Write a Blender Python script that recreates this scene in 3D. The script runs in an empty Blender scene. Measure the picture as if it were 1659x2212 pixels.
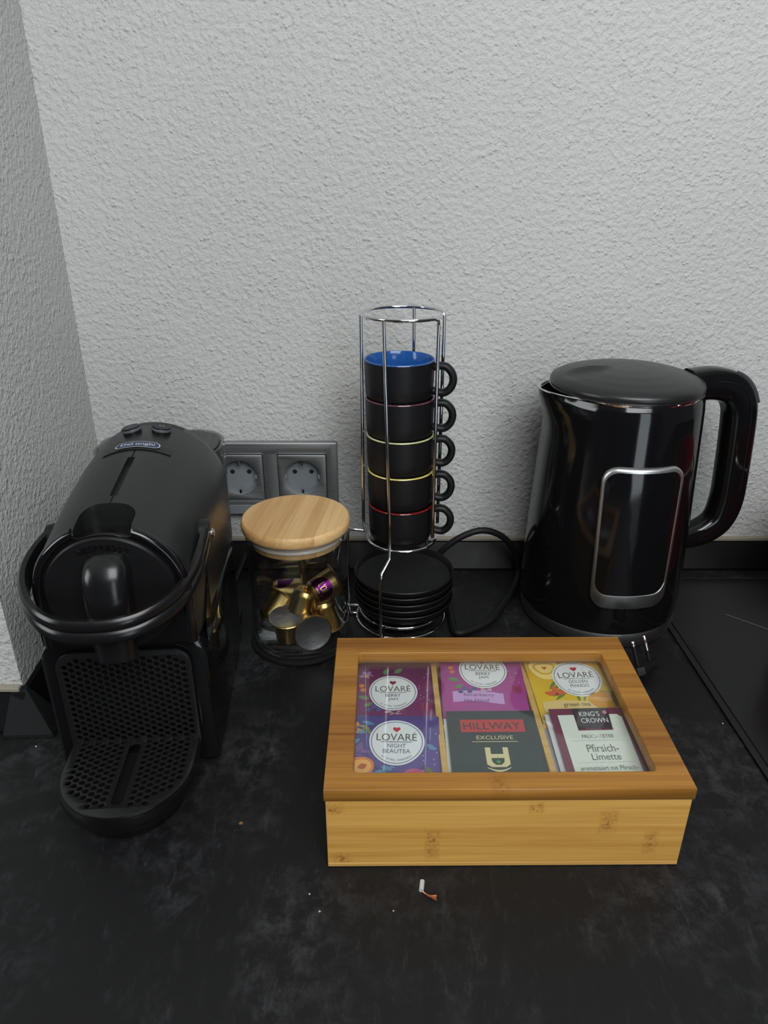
import bpy, bmesh, math, random
from mathutils import Vector, Matrix, Euler
random.seed(4)
PI = math.pi
C = bpy.context.scene.collection
sc = bpy.context.scene

# ---------------------------------------------------------------- camera, world, light, exposure
cam_d = bpy.data.cameras.new('camera'); cam = bpy.data.objects.new('camera', cam_d); C.objects.link(cam)
cam.location = (0, 0, .418)
cam.rotation_euler = (math.radians(90 - 24.77), 0, 0)
cam_d.sensor_fit = 'HORIZONTAL'; cam_d.sensor_width = 36.0
cam_d.lens = 36.0 * 1550 / 1659
cam_d.clip_start = .01
sc.camera = cam

W = bpy.data.worlds.new('world'); sc.world = W; W.use_nodes = True
W.node_tree.nodes['Background'].inputs[0].default_value = (.62, .68, .74, 1)
W.node_tree.nodes['Background'].inputs[1].default_value = .05

def area(name, loc, target, sx, sy, power, col):
    d = bpy.data.lights.new(name, 'AREA'); d.shape = 'RECTANGLE'; d.size = sx; d.size_y = sy
    d.energy = power; d.color = col
    o = bpy.data.objects.new(name, d); C.objects.link(o); o.location = loc
    o.rotation_euler = (Vector(target) - Vector(loc)).to_track_quat('-Z', 'Y').to_euler()
    return o
area('ceiling_light', (.30, -.48, 1.16), (.05, .50, .24), .9, .8, 20, (.97, .985, 1.0))
area('window_light', (-1.85, -.30, .80), (.2, .70, .40), .8, .9, 14, (.97, .99, 1.0))
area('kettle_reflection_light', (1.0, -2.35, .20), (.1, .75, .25), .75, 2.0, 15, (.86, .94, 1.0))  # added tall light behind the camera, shaped to streak the kettle's side

sc.view_settings.view_transform = 'Standard'
sc.view_settings.look = 'None'
sc.view_settings.gamma = 1.0
sc.view_settings.use_curve_mapping = False
sc.view_settings.exposure = -0.12
sc.cycles.max_bounces = 10
sc.cycles.transparent_max_bounces = 24
sc.cycles.sample_clamp_indirect = 4.0
sc.cycles.caustics_reflective = False
sc.cycles.caustics_refractive = False

# ---------------------------------------------------------------- materials
def lin(c):
    c /= 255.0
    return c / 12.92 if c <= .04045 else ((c + .055) / 1.055) ** 2.4
def rgb(r, g, b): return (lin(r), lin(g), lin(b), 1)

class NT:
    def __init__(s, name):
        s.m = bpy.data.materials.new(name); s.m.use_nodes = True
        s.t = s.m.node_tree; s.b = s.t.nodes['Principled BSDF']; s.out = s.t.nodes['Material Output']
    def n(s, typ, **kw):
        x = s.t.nodes.new(typ)
        for k, v in kw.items():
            if k in ('operation', 'blend_type', 'data_type', 'feature', 'noise_dimensions', 'distance', 'interpolation_type', 'distribution', 'wave_type', 'bands_direction'): setattr(x, k, v)
        return x
    def l(s, a, b): s.t.links.new(a, b)
    def coords(s, scale=(1, 1, 1), rot=(0, 0, 0), kind='Object', loc=(0, 0, 0)):
        tc = s.n('ShaderNodeTexCoord'); mp = s.n('ShaderNodeMapping')
        mp.inputs['Scale'].default_value = scale; mp.inputs['Rotation'].default_value = rot; mp.inputs['Location'].default_value = loc
        s.l(tc.outputs[kind], mp.inputs[0]); return mp.outputs[0]
    def noise(s, vec, scale, detail=3, rough=.5, dist=0):
        x = s.n('ShaderNodeTexNoise'); s.l(vec, x.inputs['Vector'])
        x.inputs['Scale'].default_value = scale; x.inputs['Detail'].default_value = detail
        x.inputs['Roughness'].default_value = rough; x.inputs['Distortion'].default_value = dist
        return x.outputs['Fac']
    def ramp(s, fac, stops):
        r = s.n('ShaderNodeValToRGB'); s.l(fac, r.inputs[0]); e = r.color_ramp.elements
        e[0].position, e[0].color = stops[0]; e[1].position, e[1].color = stops[-1]
        for p, c in stops[1:-1]:
            k = e.new(p); k.color = c
        return r.outputs[0]
    def mix(s, fac, a, b, blend='MIX'):
        x = s.n('ShaderNodeMix'); x.data_type = 'RGBA'; x.blend_type = blend
        for sock, v in ((x.inputs[0], fac), (x.inputs[6], a), (x.inputs[7], b)):
            if hasattr(v, 'links'): s.l(v, sock)
            else: sock.default_value = v
        return x.outputs[2]
    def math(s, op, a, b=None):
        x = s.n('ShaderNodeMath'); x.operation = op
        for sock, v in ((x.inputs[0], a), (x.inputs[1], b)):
            if v is None: continue
            if hasattr(v, 'links'): s.l(v, sock)
            else: sock.default_value = v
        return x.outputs[0]
    def bump(s, h, strength, dist):
        x = s.n('ShaderNodeBump'); s.l(h, x.inputs['Height'])
        x.inputs['Strength'].default_value = strength; x.inputs['Distance'].default_value = dist
        s.l(x.outputs[0], s.b.inputs['Normal'])
    def set(s, **kw):
        for k, v in kw.items():
            i = s.b.inputs[k.replace('_', ' ')]
            if hasattr(v, 'links'): s.l(v, i)
            else: i.default_value = v
        return s.m

def plain(name, col, rough=.5, metal=0, spec=.5, fine=None, coat=0):
    t = NT(name)
    t.set(Base_Color=col, Roughness=rough, Metallic=metal, Specular_IOR_Level=spec, Coat_Weight=coat)
    if fine:
        t.bump(t.noise(t.coords(), fine[0], 2), fine[1], .0005)
        v = t.noise(t.coords(), fine[0] * .2, 3)
        r = t.n('ShaderNodeMapRange'); t.l(v, r.inputs[0])
        r.inputs[3].default_value = rough * .8; r.inputs[4].default_value = min(1, rough * 1.25)
        t.set(Roughness=r.outputs[0])
    return t.m

def plaster(name):
    t = NT(name); v = t.coords()
    a = t.noise(v, 190, 4, .60, .05)
    vo = t.n('ShaderNodeTexVoronoi', feature='SMOOTH_F1'); t.l(v, vo.inputs['Vector'])
    vo.inputs['Scale'].default_value = 235; vo.inputs['Smoothness'].default_value = .35
    sp = t.ramp(vo.outputs['Distance'], [(.05, (1, 1, 1, 1)), (.45, (0, 0, 0, 1))])
    lump = t.math('MULTIPLY', sp, t.ramp(t.noise(v, 95, 2), [(.48, (0, 0, 0, 1)), (.60, (1, 1, 1, 1))]))
    big = t.ramp(a, [(.36, (0, 0, 0, 1)), (.68, (1, 1, 1, 1))])
    h = t.math('ADD', big, t.math('MULTIPLY', lump, .8))
    t.bump(h, .75, .0014)
    c = t.mix(t.noise(v, 6, 3), rgb(193, 194, 192), rgb(201, 202, 199))
    return t.set(Base_Color=c, Roughness=.85, Specular_IOR_Level=.25)

def slate(name):
    t = NT(name); v = t.coords()
    big = t.noise(v, 7, 5, .6, .8)
    mid = t.noise(v, 60, 8, .78, .2)
    fib = t.noise(t.coords((1, .35, 1), (0, 0, .6)), 120, 5, .75, .25)
    m = t.math('MULTIPLY', t.ramp(big, [(.45, (0, 0, 0, 1)), (.70, (1, 1, 1, 1))]), t.ramp(mid, [(.45, (0, 0, 0, 1)), (.75, (1, 1, 1, 1))]))
    f = t.math('MULTIPLY', t.ramp(fib, [(.55, (0, 0, 0, 1)), (.8, (1, 1, 1, 1))]), t.ramp(big, [(.35, (.15,) * 3 + (1,)), (.7, (1, 1, 1, 1))]))
    c = t.mix(m, (.0052, .0053, .0059, 1), (.062, .063, .066, 1))
    c = t.mix(t.math('MULTIPLY', f, .6), c, (.075, .077, .080, 1))
    t.bump(t.math('ADD', mid, t.math('MULTIPLY', fib, .5)), .25, .0008)
    rr = t.n('ShaderNodeMapRange'); t.l(mid, rr.inputs[0]); rr.inputs[3].default_value = .42; rr.inputs[4].default_value = .62
    return t.set(Base_Color=c, Roughness=rr.outputs[0], Specular_IOR_Level=.28)

def bamboo(name, axis, light, dark, strips, band, rotz=0, knots=(), contrast=.42):
    """axis: grain axis; band: axis across which the laminated strips change; strips: how many per metre"""
    t = NT(name)
    s = [170, 170, 170]; s['xyz'.index(axis)] = 5
    v = t.coords(tuple(s), (0, 0, 0))
    if rotz: 
        v = t.coords((1, 1, 1), (0, 0, rotz)); mp = t.n('ShaderNodeMapping'); mp.inputs['Scale'].default_value = s; t.l(v, mp.inputs[0]); v = mp.outputs[0]
    g = t.noise(v, 1.0, 4, .6, .4)
    s2 = [1100, 1100, 1100]; s2['xyz'.index(axis)] = 14
    mp2 = t.n('ShaderNodeMapping'); mp2.inputs['Scale'].default_value = [b / a for a, b in zip(s, s2)]; t.l(v, mp2.inputs[0])
    g2 = t.noise(mp2.outputs[0], 1.0, 2, .6)
    base = t.coords((1, 1, 1), (0, 0, rotz))
    sep = t.n('ShaderNodeSeparateXYZ'); t.l(base, sep.inputs[0])
    q = sep.outputs['XYZ'.index(band.upper())]
    w = t.n('ShaderNodeTexWhiteNoise', noise_dimensions='1D'); w.noise_dimensions = '1D'
    t.l(t.math('FLOOR', t.math('MULTIPLY', q, strips)), w.inputs['W'])
    k = t.math('ADD', t.math('MULTIPLY', g, .75), t.math('ADD', t.math('MULTIPLY', w.outputs['Value'], contrast), (.42 - contrast) / 2))
    k = t.math('ADD', k, t.math('MULTIPLY', t.math('SUBTRACT', g2, .2), .42))
    c = t.ramp(k, [(.35, dark), (.65, tuple((a + b) / 2 for a, b in zip(light, dark))), (1.0, light)])
    # bamboo nodes: darker speckled bands across the grain, each within one strip
    for (ka, kb, kw, kh) in knots:
        o = {'x': 0, 'y': 1, 'z': 2}
        qa = sep.outputs[o[axis]]
        da = t.math('DIVIDE', t.math('ABSOLUTE', t.math('SUBTRACT', qa, ka)), kw)
        db = t.math('DIVIDE', t.math('ABSOLUTE', t.math('SUBTRACT', q, kb)), kh)
        mask = t.math('SUBTRACT', 1.0, t.math('MAXIMUM', da, db))
        mk = t.ramp(mask, [(0.0, (0, 0, 0, 1)), (.9, (1, 1, 1, 1))])
        sp = t.noise(t.coords((1, 1, 1)), 420, 3, .7)
        f = t.math('MULTIPLY', mk, t.ramp(sp, [(.42, (.12,) * 3 + (1,)), (.66, (.95,) * 3 + (1,))]))
        c = t.mix(f, c, rgb(128, 78, 28))
    t.bump(g2, .08, .0004)
    return t.set(Base_Color=c, Roughness=.42, Specular_IOR_Level=.4)

def clear(name, tint=(1, 1, 1, 1), ior=1.45, dirt=0.0, gain=1.0):
    """thin clear pane: what lies behind shows through, with a Fresnel reflection on top"""
    t = NT(name); nt = t.t
    tr = t.n('ShaderNodeBsdfTransparent'); tr.inputs[0].default_value = tint
    gl = t.n('ShaderNodeBsdfGlossy'); gl.inputs['Roughness'].default_value = .03; gl.inputs[0].default_value = (1, 1, 1, 1)
    fr = t.n('ShaderNodeFresnel'); ge = t.n('ShaderNodeNewGeometry')
    # a thin sheet reflects alike from both of its faces
    t.l(t.math('ADD', t.math('MULTIPLY', ge.outputs['Backfacing'], 1 / ior - ior), ior), fr.inputs[0])
    ms = t.n('ShaderNodeMixShader'); t.l(t.math('MULTIPLY', fr.outputs[0], gain), ms.inputs[0])
    t.l(tr.outputs[0], ms.inputs[1]); t.l(gl.outputs[0], ms.inputs[2])
    last = ms.outputs[0]
    if dirt:
        df = t.n('ShaderNodeBsdfDiffuse'); df.inputs[0].default_value = (.8, .8, .82, 1)
        m2 = t.n('ShaderNodeMixShader'); m2.inputs[0].default_value = dirt
        t.l(last, m2.inputs[1]); t.l(df.outputs[0], m2.inputs[2]); last = m2.outputs[0]
    t.l(last, t.out.inputs[0])
    return t.m

def gold_foil(name, col, rough=.28):
    t = NT(name); v = t.coords((1, 1, .25))
    t.bump(t.noise(v, 260, 3, .6), .35, .0009)
    return t.set(Base_Color=col, Metallic=1.0, Roughness=rough)

def brushed(name, col, rough, axis='x'):
    t = NT(name); s = [900, 900, 900]; s['xyz'.index(axis)] = 12
    g = t.noise(t.coords(tuple(s)), 1, 2)
    rr = t.n('ShaderNodeMapRange'); t.l(g, rr.inputs[0]); rr.inputs[3].default_value = rough * .8; rr.inputs[4].default_value = rough * 1.2
    t.bump(g, .06, .0003)
    return t.set(Base_Color=col, Metallic=1.0, Roughness=rr.outputs[0])

M = {}
M['wall'] = plaster('rough_plaster')
M['ceiling'] = plain('ceiling_paint', (.75, .75, .74, 1), .9, fine=(60, .1))
M['floor'] = plain('floor_covering', (.10, .085, .07, 1), .6, fine=(30, .1))
M['dark_room'] = plain('dim_room_paint', (.22, .22, .23, 1), .8, fine=(40, .1))
M['slate'] = slate('black_slate_laminate')
M['strip'] = plain('black_profile', (.0045, .0045, .0052, 1), .40, spec=.15, fine=(300, .05))
M['cap'] = plain('charcoal_profile', (.009, .0093, .0097, 1), .6, spec=.15, fine=(300, .05))
M['caulk'] = plain('beige_caulk', rgb(150, 143, 128), .6, fine=(120, .2))
M['hob'] = plain('black_ceramic_glass', (.0065, .0065, .007, 1), .20, spec=.25, fine=(900, .02))
M['groove'] = plain('black_sealant', (.003, .003, .003, 1), .7)
M['marking'] = plain('grey_marking', (.16, .16, .165, 1), .5)
M['gloss'] = plain('gloss_black_plastic', (.0045, .0045, .005, 1), .09, fine=(500, .015))
M['satin'] = plain('satin_black_plastic', (.0075, .0075, .008, 1), .34, spec=.32, fine=(900, .04))
M['ring'] = plain('lever_black_plastic', (.007, .007, .0075, 1), .24, spec=.45, fine=(900, .03))
M['grid'] = plain('grid_black_plastic', (.0095, .0095, .010, 1), .27, spec=.5, fine=(900, .02))
M['dusty'] = plain('dusty_black_plastic', (.012, .0125, .0125, 1), .30, spec=.42, fine=(1200, .05))
M['lid_black'] = plain('matt_black_lid', (.013, .013, .0135, 1), .33, fine=(900, .10))
M['black'] = plain('deep_black', (.003, .003, .003, 1), .6)
M['rubber'] = plain('black_rubber', (.006, .006, .0065, 1), .55, spec=.3, fine=(600, .08))
M['glaze'] = plain('matt_black_glaze', (.008, .008, .0088, 1), .42, spec=.28, fine=(1500, .05))
M['chrome'] = plain('chrome', (.78, .78, .80, 1), .08, 1, fine=(200, .01))
M['steel'] = brushed('brushed_steel', (.68, .68, .68, 1), .33, 'z')
M['base_steel'] = brushed('dull_steel', (.22, .22, .22, 1), .42, 'x')
M['plate'] = brushed('dark_brushed_metal', (.44, .45, .455, 1), .46, 'x')
M['socket'] = plain('grey_socket_plastic', (.20, .22, .235, 1), .42, spec=.4, fine=(500, .04))
M['gold'] = gold_foil('gold_foil', (.60, .42, .15, 1))
M['silver'] = gold_foil('silver_foil', (.50, .51, .53, 1), .38)
M['purple'] = gold_foil('purple_foil', (.085, .008, .095, 1), .30)
M['silicone'] = plain('clear_silicone', (.55, .50, .44, 1), .35, fine=(300, .05))
M['copper'] = plain('copper_strand', (.62, .27, .15, 1), .3, 1, fine=(900, .1))
M['insul'] = plain('pale_insulation', (.48, .50, .50, 1), .35, fine=(700, .1))
M['red_enamel'] = plain('red_enamel', (.22, .008, .01, 1), .12, fine=(60, .02))
M['crumb'] = plain('white_crumb', (.55, .54, .50, 1), .8, fine=(2000, .3))
M['brown_crumb'] = plain('brown_crumb', (.17, .10, .035, 1), .8, fine=(2000, .3))
M['glass'] = clear('jar_glass', (.97, .98, .98, 1), 1.52, gain=1.5)
M['pane'] = clear('lid_glass', (.95, .97, .96, 1), 1.45, .015)
M['tank'] = clear('smoked_clear_plastic', (.62, .63, .63, 1), 1.45, .01)
for nm, c in (('blue', (.018, .095, .33, 1)), ('mauve', (.13, .04, .065, 1)), ('pale_green', (.56, .56, .27, 1)), ('yellow', (.72, .60, .16, 1)), ('red', (.25, .012, .012, 1))):
    M['glaze_' + nm] = plain('glossy_%s_glaze' % nm, c, .12, fine=(300, .02))
WL, WD = rgb(214, 174, 98), rgb(150, 98, 34)
M['wood_front'] = bamboo('bamboo_sides', 'x', rgb(218, 174, 92), rgb(172, 118, 46), 55, 'z', knots=((-.048, .020, .006, .017), (.066, .040, .007, .012), (.096, .022, .006, .013), (.018, .053, .006, .006), (-.114, .053, .010, .006), (-.108, .008, .008, .006)), contrast=.12)
M['wood_lid'] = bamboo('bamboo_lid', 'x', rgb(176, 126, 54), rgb(112, 64, 20), 62, 'y', knots=((-.006, -.077, .008, .012), (-.095, .071, .007, .012)), contrast=.30)
M['wood_round'] = bamboo('bamboo_round', 'y', rgb(226, 190, 134), rgb(182, 136, 80), 75, 'x', .12)
M['wood_edge'] = bamboo('bamboo_edge', 'x', rgb(218, 176, 100), rgb(170, 116, 48), 60, 'z')

# ---------------------------------------------------------------- mesh helpers
def link(name, me, mat=None, parent=None, loc=(0, 0, 0), rot=(0, 0, 0), smooth=None):
    o = bpy.data.objects.new(name, me); C.objects.link(o)
    if mat is not None:
        me.materials.clear(); me.materials.append(mat)
    o.location = loc; o.rotation_euler = rot
    if parent is not None: o.parent = parent
    if smooth is not None: shade(me, smooth)
    return o

def shade(me, angle=40):
    """smooth shading, sharp where faces meet at more than the angle"""
    bm = bmesh.new(); bm.from_mesh(me)
    for f in bm.faces: f.smooth = True
    a = math.radians(angle)
    for e in bm.edges:
        e.smooth = not (len(e.link_faces) == 2 and e.calc_face_angle(0) > a)
    bm.to_mesh(me); bm.free()

def thing(name, label, cat, loc=(0, 0, 0), rz=0, group=None):
    o = bpy.data.objects.new(name, None); C.objects.link(o); o.empty_display_size = .02
    o.location = loc; o.rotation_euler = (0, 0, rz)
    return tag(o, label, cat, group)
def tag(o, label=None, cat=None, group=None, kind=None):
    if label: o['label'] = label
    if cat: o['category'] = cat
    if group: o['group'] = group
    if kind: o['kind'] = kind
    return o

def me_data(verts, faces, name='mesh'):
    me = bpy.data.meshes.new(name); me.from_pydata([tuple(v) for v in verts], [], faces); me.update()
    return me
def fix(me):
    bm = bmesh.new(); bm.from_mesh(me); bmesh.ops.remove_doubles(bm, verts=bm.verts, dist=1e-6)
    bmesh.ops.recalc_face_normals(bm, faces=bm.faces); bm.to_mesh(me); bm.free(); return me

def box(sx, sy, sz, bev=0, seg=2, c=(0, 0, 0)):
    bm = bmesh.new(); bmesh.ops.create_cube(bm, size=1)
    for v in bm.verts: v.co = Vector((v.co.x * sx + c[0], v.co.y * sy + c[1], v.co.z * sz + c[2]))
    if bev: bmesh.ops.bevel(bm, geom=list(bm.edges), offset=bev, segments=seg, profile=.5, affect='EDGES')
    me = bpy.data.meshes.new('mesh'); bm.to_mesh(me); bm.free(); return me
def box2(x0, x1, y0, y1, z0, z1, bev=0, seg=2):
    return box(x1 - x0, y1 - y0, z1 - z0, bev, seg, ((x0 + x1) / 2, (y0 + y1) / 2, (z0 + z1) / 2))

def loft(rings, cap=True, closed=True):
    n = len(rings[0]); V = [p for r in rings for p in r]; F = []
    for i in range(len(rings) - 1):
        for j in range(n if closed else n - 1):
            k = (j + 1) % n
            F.append((i * n + j, i * n + k, (i + 1) * n + k, (i + 1) * n + j))
    if cap:
        F.append(tuple(range(n))[::-1]); F.append(tuple((len(rings) - 1) * n + j for j in range(n)))
    return fix(me_data(V, F))

def lathe(prof, n=48, warp=None):
    """prof: (r, z) pairs; a radius of 0 closes the shape"""
    V = []; F = []; idx = []
    for (r, z) in prof:
        if r < 1e-7: idx.append([len(V)]); V.append((0, 0, z))
        else:
            idx.append(list(range(len(V), len(V) + n)))
            for j in range(n):
                a = 2 * PI * j / n; p = (r * math.cos(a), r * math.sin(a), z)
                V.append(warp(a, r, z) if warp else p)
    for a, b in zip(idx, idx[1:]):
        for j in range(n):
            k = (j + 1) % n
            if len(a) == 1 and len(b) == 1: continue
            if len(a) == 1: F.append((a[0], b[k], b[j]))
            elif len(b) == 1: F.append((a[j], a[k], b[0]))
            else: F.append((a[j], a[k], b[k], b[j]))
    me = me_data(V, F)
    bm = bmesh.new(); bm.from_mesh(me); bmesh.ops.recalc_face_normals(bm, faces=bm.faces); bm.to_mesh(me); bm.free()
    return me

def spline(pts, n, cyclic=False):
    P = [Vector(p) for p in pts]; out = []; m = len(P)
    segs = m if cyclic else m - 1
    for i in range(segs):
        p1, p2 = P[i], P[(i + 1) % m]
        p0 = P[i - 1] if (i > 0 or cyclic) else p1 * 2 - p2
        p3 = P[(i + 2) % m] if (i + 2 < m or cyclic) else p2 * 2 - p1
        for k in range(n):
            t = k / n
            out.append(.5 * ((2 * p1) + (p2 - p0) * t + (2 * p0 - 5 * p1 + 4 * p2 - p3) * t * t + (3 * p1 - p0 - 3 * p2 + p3) * t ** 3))
    if not cyclic: out.append(P[-1])
    return out

def sweep(path, prof, cyclic=False, up=(0, 0, 1), scale=None, fixed=True, cap=True):
    """prof: 2-D outline (a across, b along up)"""
    n = len(path); rings = []; u = Vector(up).normalized(); prev = None
    for i, p in enumerate(path):
        a = path[i - 1] if (i > 0 or cyclic) else p; b = path[(i + 1) % n] if (i < n - 1 or cyclic) else p
        t = (b - a).normalized()
        if fixed:
            s = t.cross(u); s = s.normalized() if s.length > 1e-6 else Vector((1, 0, 0))
            w = s.cross(t).normalized()
        else:
            if prev is None:
                w = u - t * u.dot(t); w = w.normalized() if w.length > 1e-4 else t.orthogonal().normalized()
            else:
                w = prev - t * prev.dot(t); w.normalize()
            prev = w; s = t.cross(w)
        k = scale[i] if scale else (1, 1)
        rings.append([p + s * (x * k[0]) + w * (y * k[1]) for x, y in prof])
    if cyclic: rings.append(rings[0])
    return loft(rings, cap=cap and not cyclic)
def circ(r, n=10): return [(r * math.cos(2 * PI * i / n), r * math.sin(2 * PI * i / n)) for i in range(n)]
def tube(path, r, cyclic=False, n=10): return sweep([Vector(p) for p in path], circ(r, n), cyclic, fixed=False)

def rrect(w, h, r, n=6, c=(0, 0)):
    out = []
    for (sx, sy, a0) in ((1, 1, 0), (-1, 1, 90), (-1, -1, 180), (1, -1, 270)):
        for i in range(n + 1):
            a = math.radians(a0 + 90 * i / n)
            out.append((c[0] + sx * (w / 2 - r) + r * math.cos(a), c[1] + sy * (h / 2 - r) + r * math.sin(a)))
    return out
def ell(a, b, n=40, c=(0, 0)): return [(c[0] + a * math.cos(2 * PI * i / n), c[1] + b * math.sin(2 * PI * i / n)) for i in range(n)]

def eval_mesh(o):
    dg = bpy.context.evaluated_depsgraph_get()
    me = bpy.data.meshes.new_from_object(o.evaluated_get(dg)); return me
def plate(loops, thick, bev=0):
    """flat sheet in XY, outlines with holes, from z=0 to z=thick"""
    cu = bpy.data.curves.new('outline', 'CURVE'); cu.dimensions = '2D'; cu.fill_mode = 'BOTH'
    cu.extrude = max(0, thick / 2 - bev); cu.bevel_depth = bev; cu.bevel_resolution = 1; cu.offset = -bev
    for lp in loops:
        s = cu.splines.new('POLY'); s.points.add(len(lp) - 1)
        for p, q in zip(s.points, lp): p.co = (q[0], q[1], 0, 1)
        s.use_cyclic_u = True
    o = bpy.data.objects.new('outline', cu); C.objects.link(o); bpy.context.view_layer.update()
    me = eval_mesh(o); bpy.data.objects.remove(o); bpy.data.curves.remove(cu)
    me.transform(Matrix.Translation((0, 0, thick / 2))); me.materials.clear()
    return fix(me)
def flat(loops, z=0):
    cu = bpy.data.curves.new('outline', 'CURVE'); cu.dimensions = '2D'; cu.fill_mode = 'BOTH'
    for lp in loops:
        s = cu.splines.new('POLY'); s.points.add(len(lp) - 1)
        for p, q in zip(s.points, lp): p.co = (q[0], q[1], 0, 1)
        s.use_cyclic_u = True
    o = bpy.data.objects.new('outline', cu); C.objects.link(o); bpy.context.view_layer.update()
    me = eval_mesh(o); bpy.data.objects.remove(o); bpy.data.curves.remove(cu); me.materials.clear()
    for v in me.vertices: v.co.z = z
    return me
def letters(rows, z=0, thick=0):
    """rows: (text, centre x, centre y, width, height[, shear]); returns one mesh"""
    verts = []; faces = []
    for row in rows:
        s, cx, cy, w, h = row[:5]; sh = row[5] if len(row) > 5 else 0
        cu = bpy.data.curves.new('letters', 'FONT'); cu.body = s; cu.resolution_u = 3; cu.shear = sh
        cu.extrude = thick
        if len(row) > 6: cu.offset = row[6]
        o = bpy.data.objects.new('letters', cu); C.objects.link(o); bpy.context.view_layer.update()
        me = eval_mesh(o); bpy.data.objects.remove(o); bpy.data.curves.remove(cu)
        xs = [v.co.x for v in me.vertices]; ys = [v.co.y for v in me.vertices]
        x0, x1, y0, y1 = min(xs), max(xs), min(ys), max(ys); b = len(verts)
        for v in me.vertices:
            verts.append((cx + ((v.co.x - x0) / (x1 - x0) - .5) * w, cy + ((v.co.y - y0) / (y1 - y0) - .5) * h, z + (v.co.z if thick else 0)))
        faces += [tuple(b + i for i in p.vertices) for p in me.polygons]
        bpy.data.meshes.remove(me)
    return me_data(verts, faces)
def arc_letters(s, r, a_mid, step, w, h, cx=0, cy=0, z=0, thick=0, inward=False):
    V = []; F = []
    for i, ch in enumerate(s):
        if ch == ' ': continue
        me = letters([(ch, 0, 0, w * (.35 if ch in 'I1' else 1), h)], 0, thick)
        k = i - (len(s) - 1) / 2
        a = a_mid + k * step if inward else a_mid - k * step
        ro = a + PI / 2 if inward else a - PI / 2
        b = len(V); cs, sn = math.cos(ro), math.sin(ro)
        for v in me.vertices:
            V.append((cx + r * math.cos(a) + v.co.x * cs - v.co.y * sn, cy + r * math.sin(a) + v.co.x * sn + v.co.y * cs, z + v.co.z))
        F += [tuple(b + j for j in p.vertices) for p in me.polygons]
        bpy.data.meshes.remove(me)
    return me_data(V, F)
def join(*meshes):
    V = []; F = []
    for me in meshes:
        b = len(V); V += [tuple(v.co) for v in me.vertices]; F += [tuple(b + i for i in p.vertices) for p in me.polygons]
    return me_data(V, F)
def moved(me, loc=(0, 0, 0), rot=(0, 0, 0), sc_=(1, 1, 1)):
    me.transform(Matrix.LocRotScale(Vector(loc), Euler(rot), Vector(sc_))); return me
def cut(me, cutter):
    a = bpy.data.objects.new('a', me); b = bpy.data.objects.new('b', cutter)
    C.objects.link(a); C.objects.link(b)
    m = a.modifiers.new('cut', 'BOOLEAN'); m.operation = 'DIFFERENCE'; m.object = b; m.solver = 'EXACT'; m.use_self = True
    bpy.context.view_layer.update(); out = eval_mesh(a)
    bpy.data.objects.remove(a); bpy.data.objects.remove(b); out.materials.clear()
    return out

# ---------------------------------------------------------------- the setting
WALL_Y = .762
def structure(name, me, mat, parent=None, smooth=None):
    o = link(name, me, mat, parent, smooth=smooth); o['kind'] = 'structure'; return o
structure('wall_back', box2(-.36, 2.2, WALL_Y, WALL_Y + .12, -.9, 1.6), M['wall'])
# the pier on the left: its side face runs from the outer corner back to the rear wall
pier = [(-.3035, .486), (-.3240, WALL_Y + .05), (-1.9, WALL_Y + .05), (-1.9, .486)]
structure('wall_left', loft([[(x, y, z) for x, y in pier] for z in (-.9, 1.6)]), M['wall'])
structure('ceiling', box2(-2.0, 2.2, -2.6, .9, 1.6, 1.65), M['ceiling'])
structure('floor', box2(-2.0, 2.2, -2.6, .9, -.95, -.9), M['floor'])
structure('wall_rear', box2(-2.0, 2.2, -2.7, -2.6, -.9, 1.6), M['dark_room'])
structure('wall_right', box2(2.2, 2.3, -2.6, .9, -.9, 1.6), M['dark_room'])

wt = link('worktop', box2(-.5, 1.6, .06, .7615, -.04, 0, .002), M['slate'])
tag(wt, 'long black slate-patterned kitchen worktop that everything stands on', 'worktop')

# upstand profile: sloped face, foot further out than the top
def upstand(name, pts):
    """pts: list of (foot xy, top-front xy, top-back xy, back-bottom xy) stations"""
    rings = []
    for f, t, b in pts:
        rings.append([(f[0], f[1], .0005), (f[0], f[1], .003), (t[0], t[1], .0300), ((t[0] + b[0]) / 2, (t[1] + b[1]) / 2, .0312), (b[0], b[1], .0312), (b[0], b[1], .0005)])
    return structure(name, loft(rings), M['strip'])
upstand('baseboard_back', [((-.300, .741), (-.312, .7555), (-.3235, .7619)), ((1.6, .741), (1.6, .7555), (1.6, .7619))])
upstand('baseboard_left', [((-.2870, .4862), (-.3000, .4862), (-.3034, .4862)), ((-.3035, .7408), (-.3170, .7408), (-.3230, .7408))])
upstand('baseboard_front', [((-.3000, .4650), (-.3000, .4795), (-.3000, .4858)), ((-.62, .4650), (-.62, .4795), (-.62, .4858))])
structure('trim_1', box2(-.3120, 1.6, .7565, .7622, .0310, .0352, .0008), M['caulk'])
structure('trim_2', box2(-.62, -.3040, .4800, .4862, .0310, .0350, .0008), M['caulk'])
V = [(-.3150, .4590, .0005), (-.2725, .4605, .0005), (-.3140, .4595, .0030), (-.2735, .4610, .0030),
     (-.3110, .4815, .0325), (-.2990, .4825, .0325), (-.3105, .4860, .0335), (-.3000, .4860, .0335),
     (-.3150, .4860, .0005), (-.2725, .4860, .0005)]
capm = fix(me_data(V, [(0, 1, 3, 2), (2, 3, 5, 4), (4, 5, 7, 6), (6, 7, 9, 8), (0, 8, 9, 1), (0, 2, 4, 6, 8), (1, 9, 7, 5, 3)]))
cp = link('corner_cap', capm, M['cap'])
tag(cp, 'charcoal corner cap joining the worktop upstands at the wall corner', 'trim cap')

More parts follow.
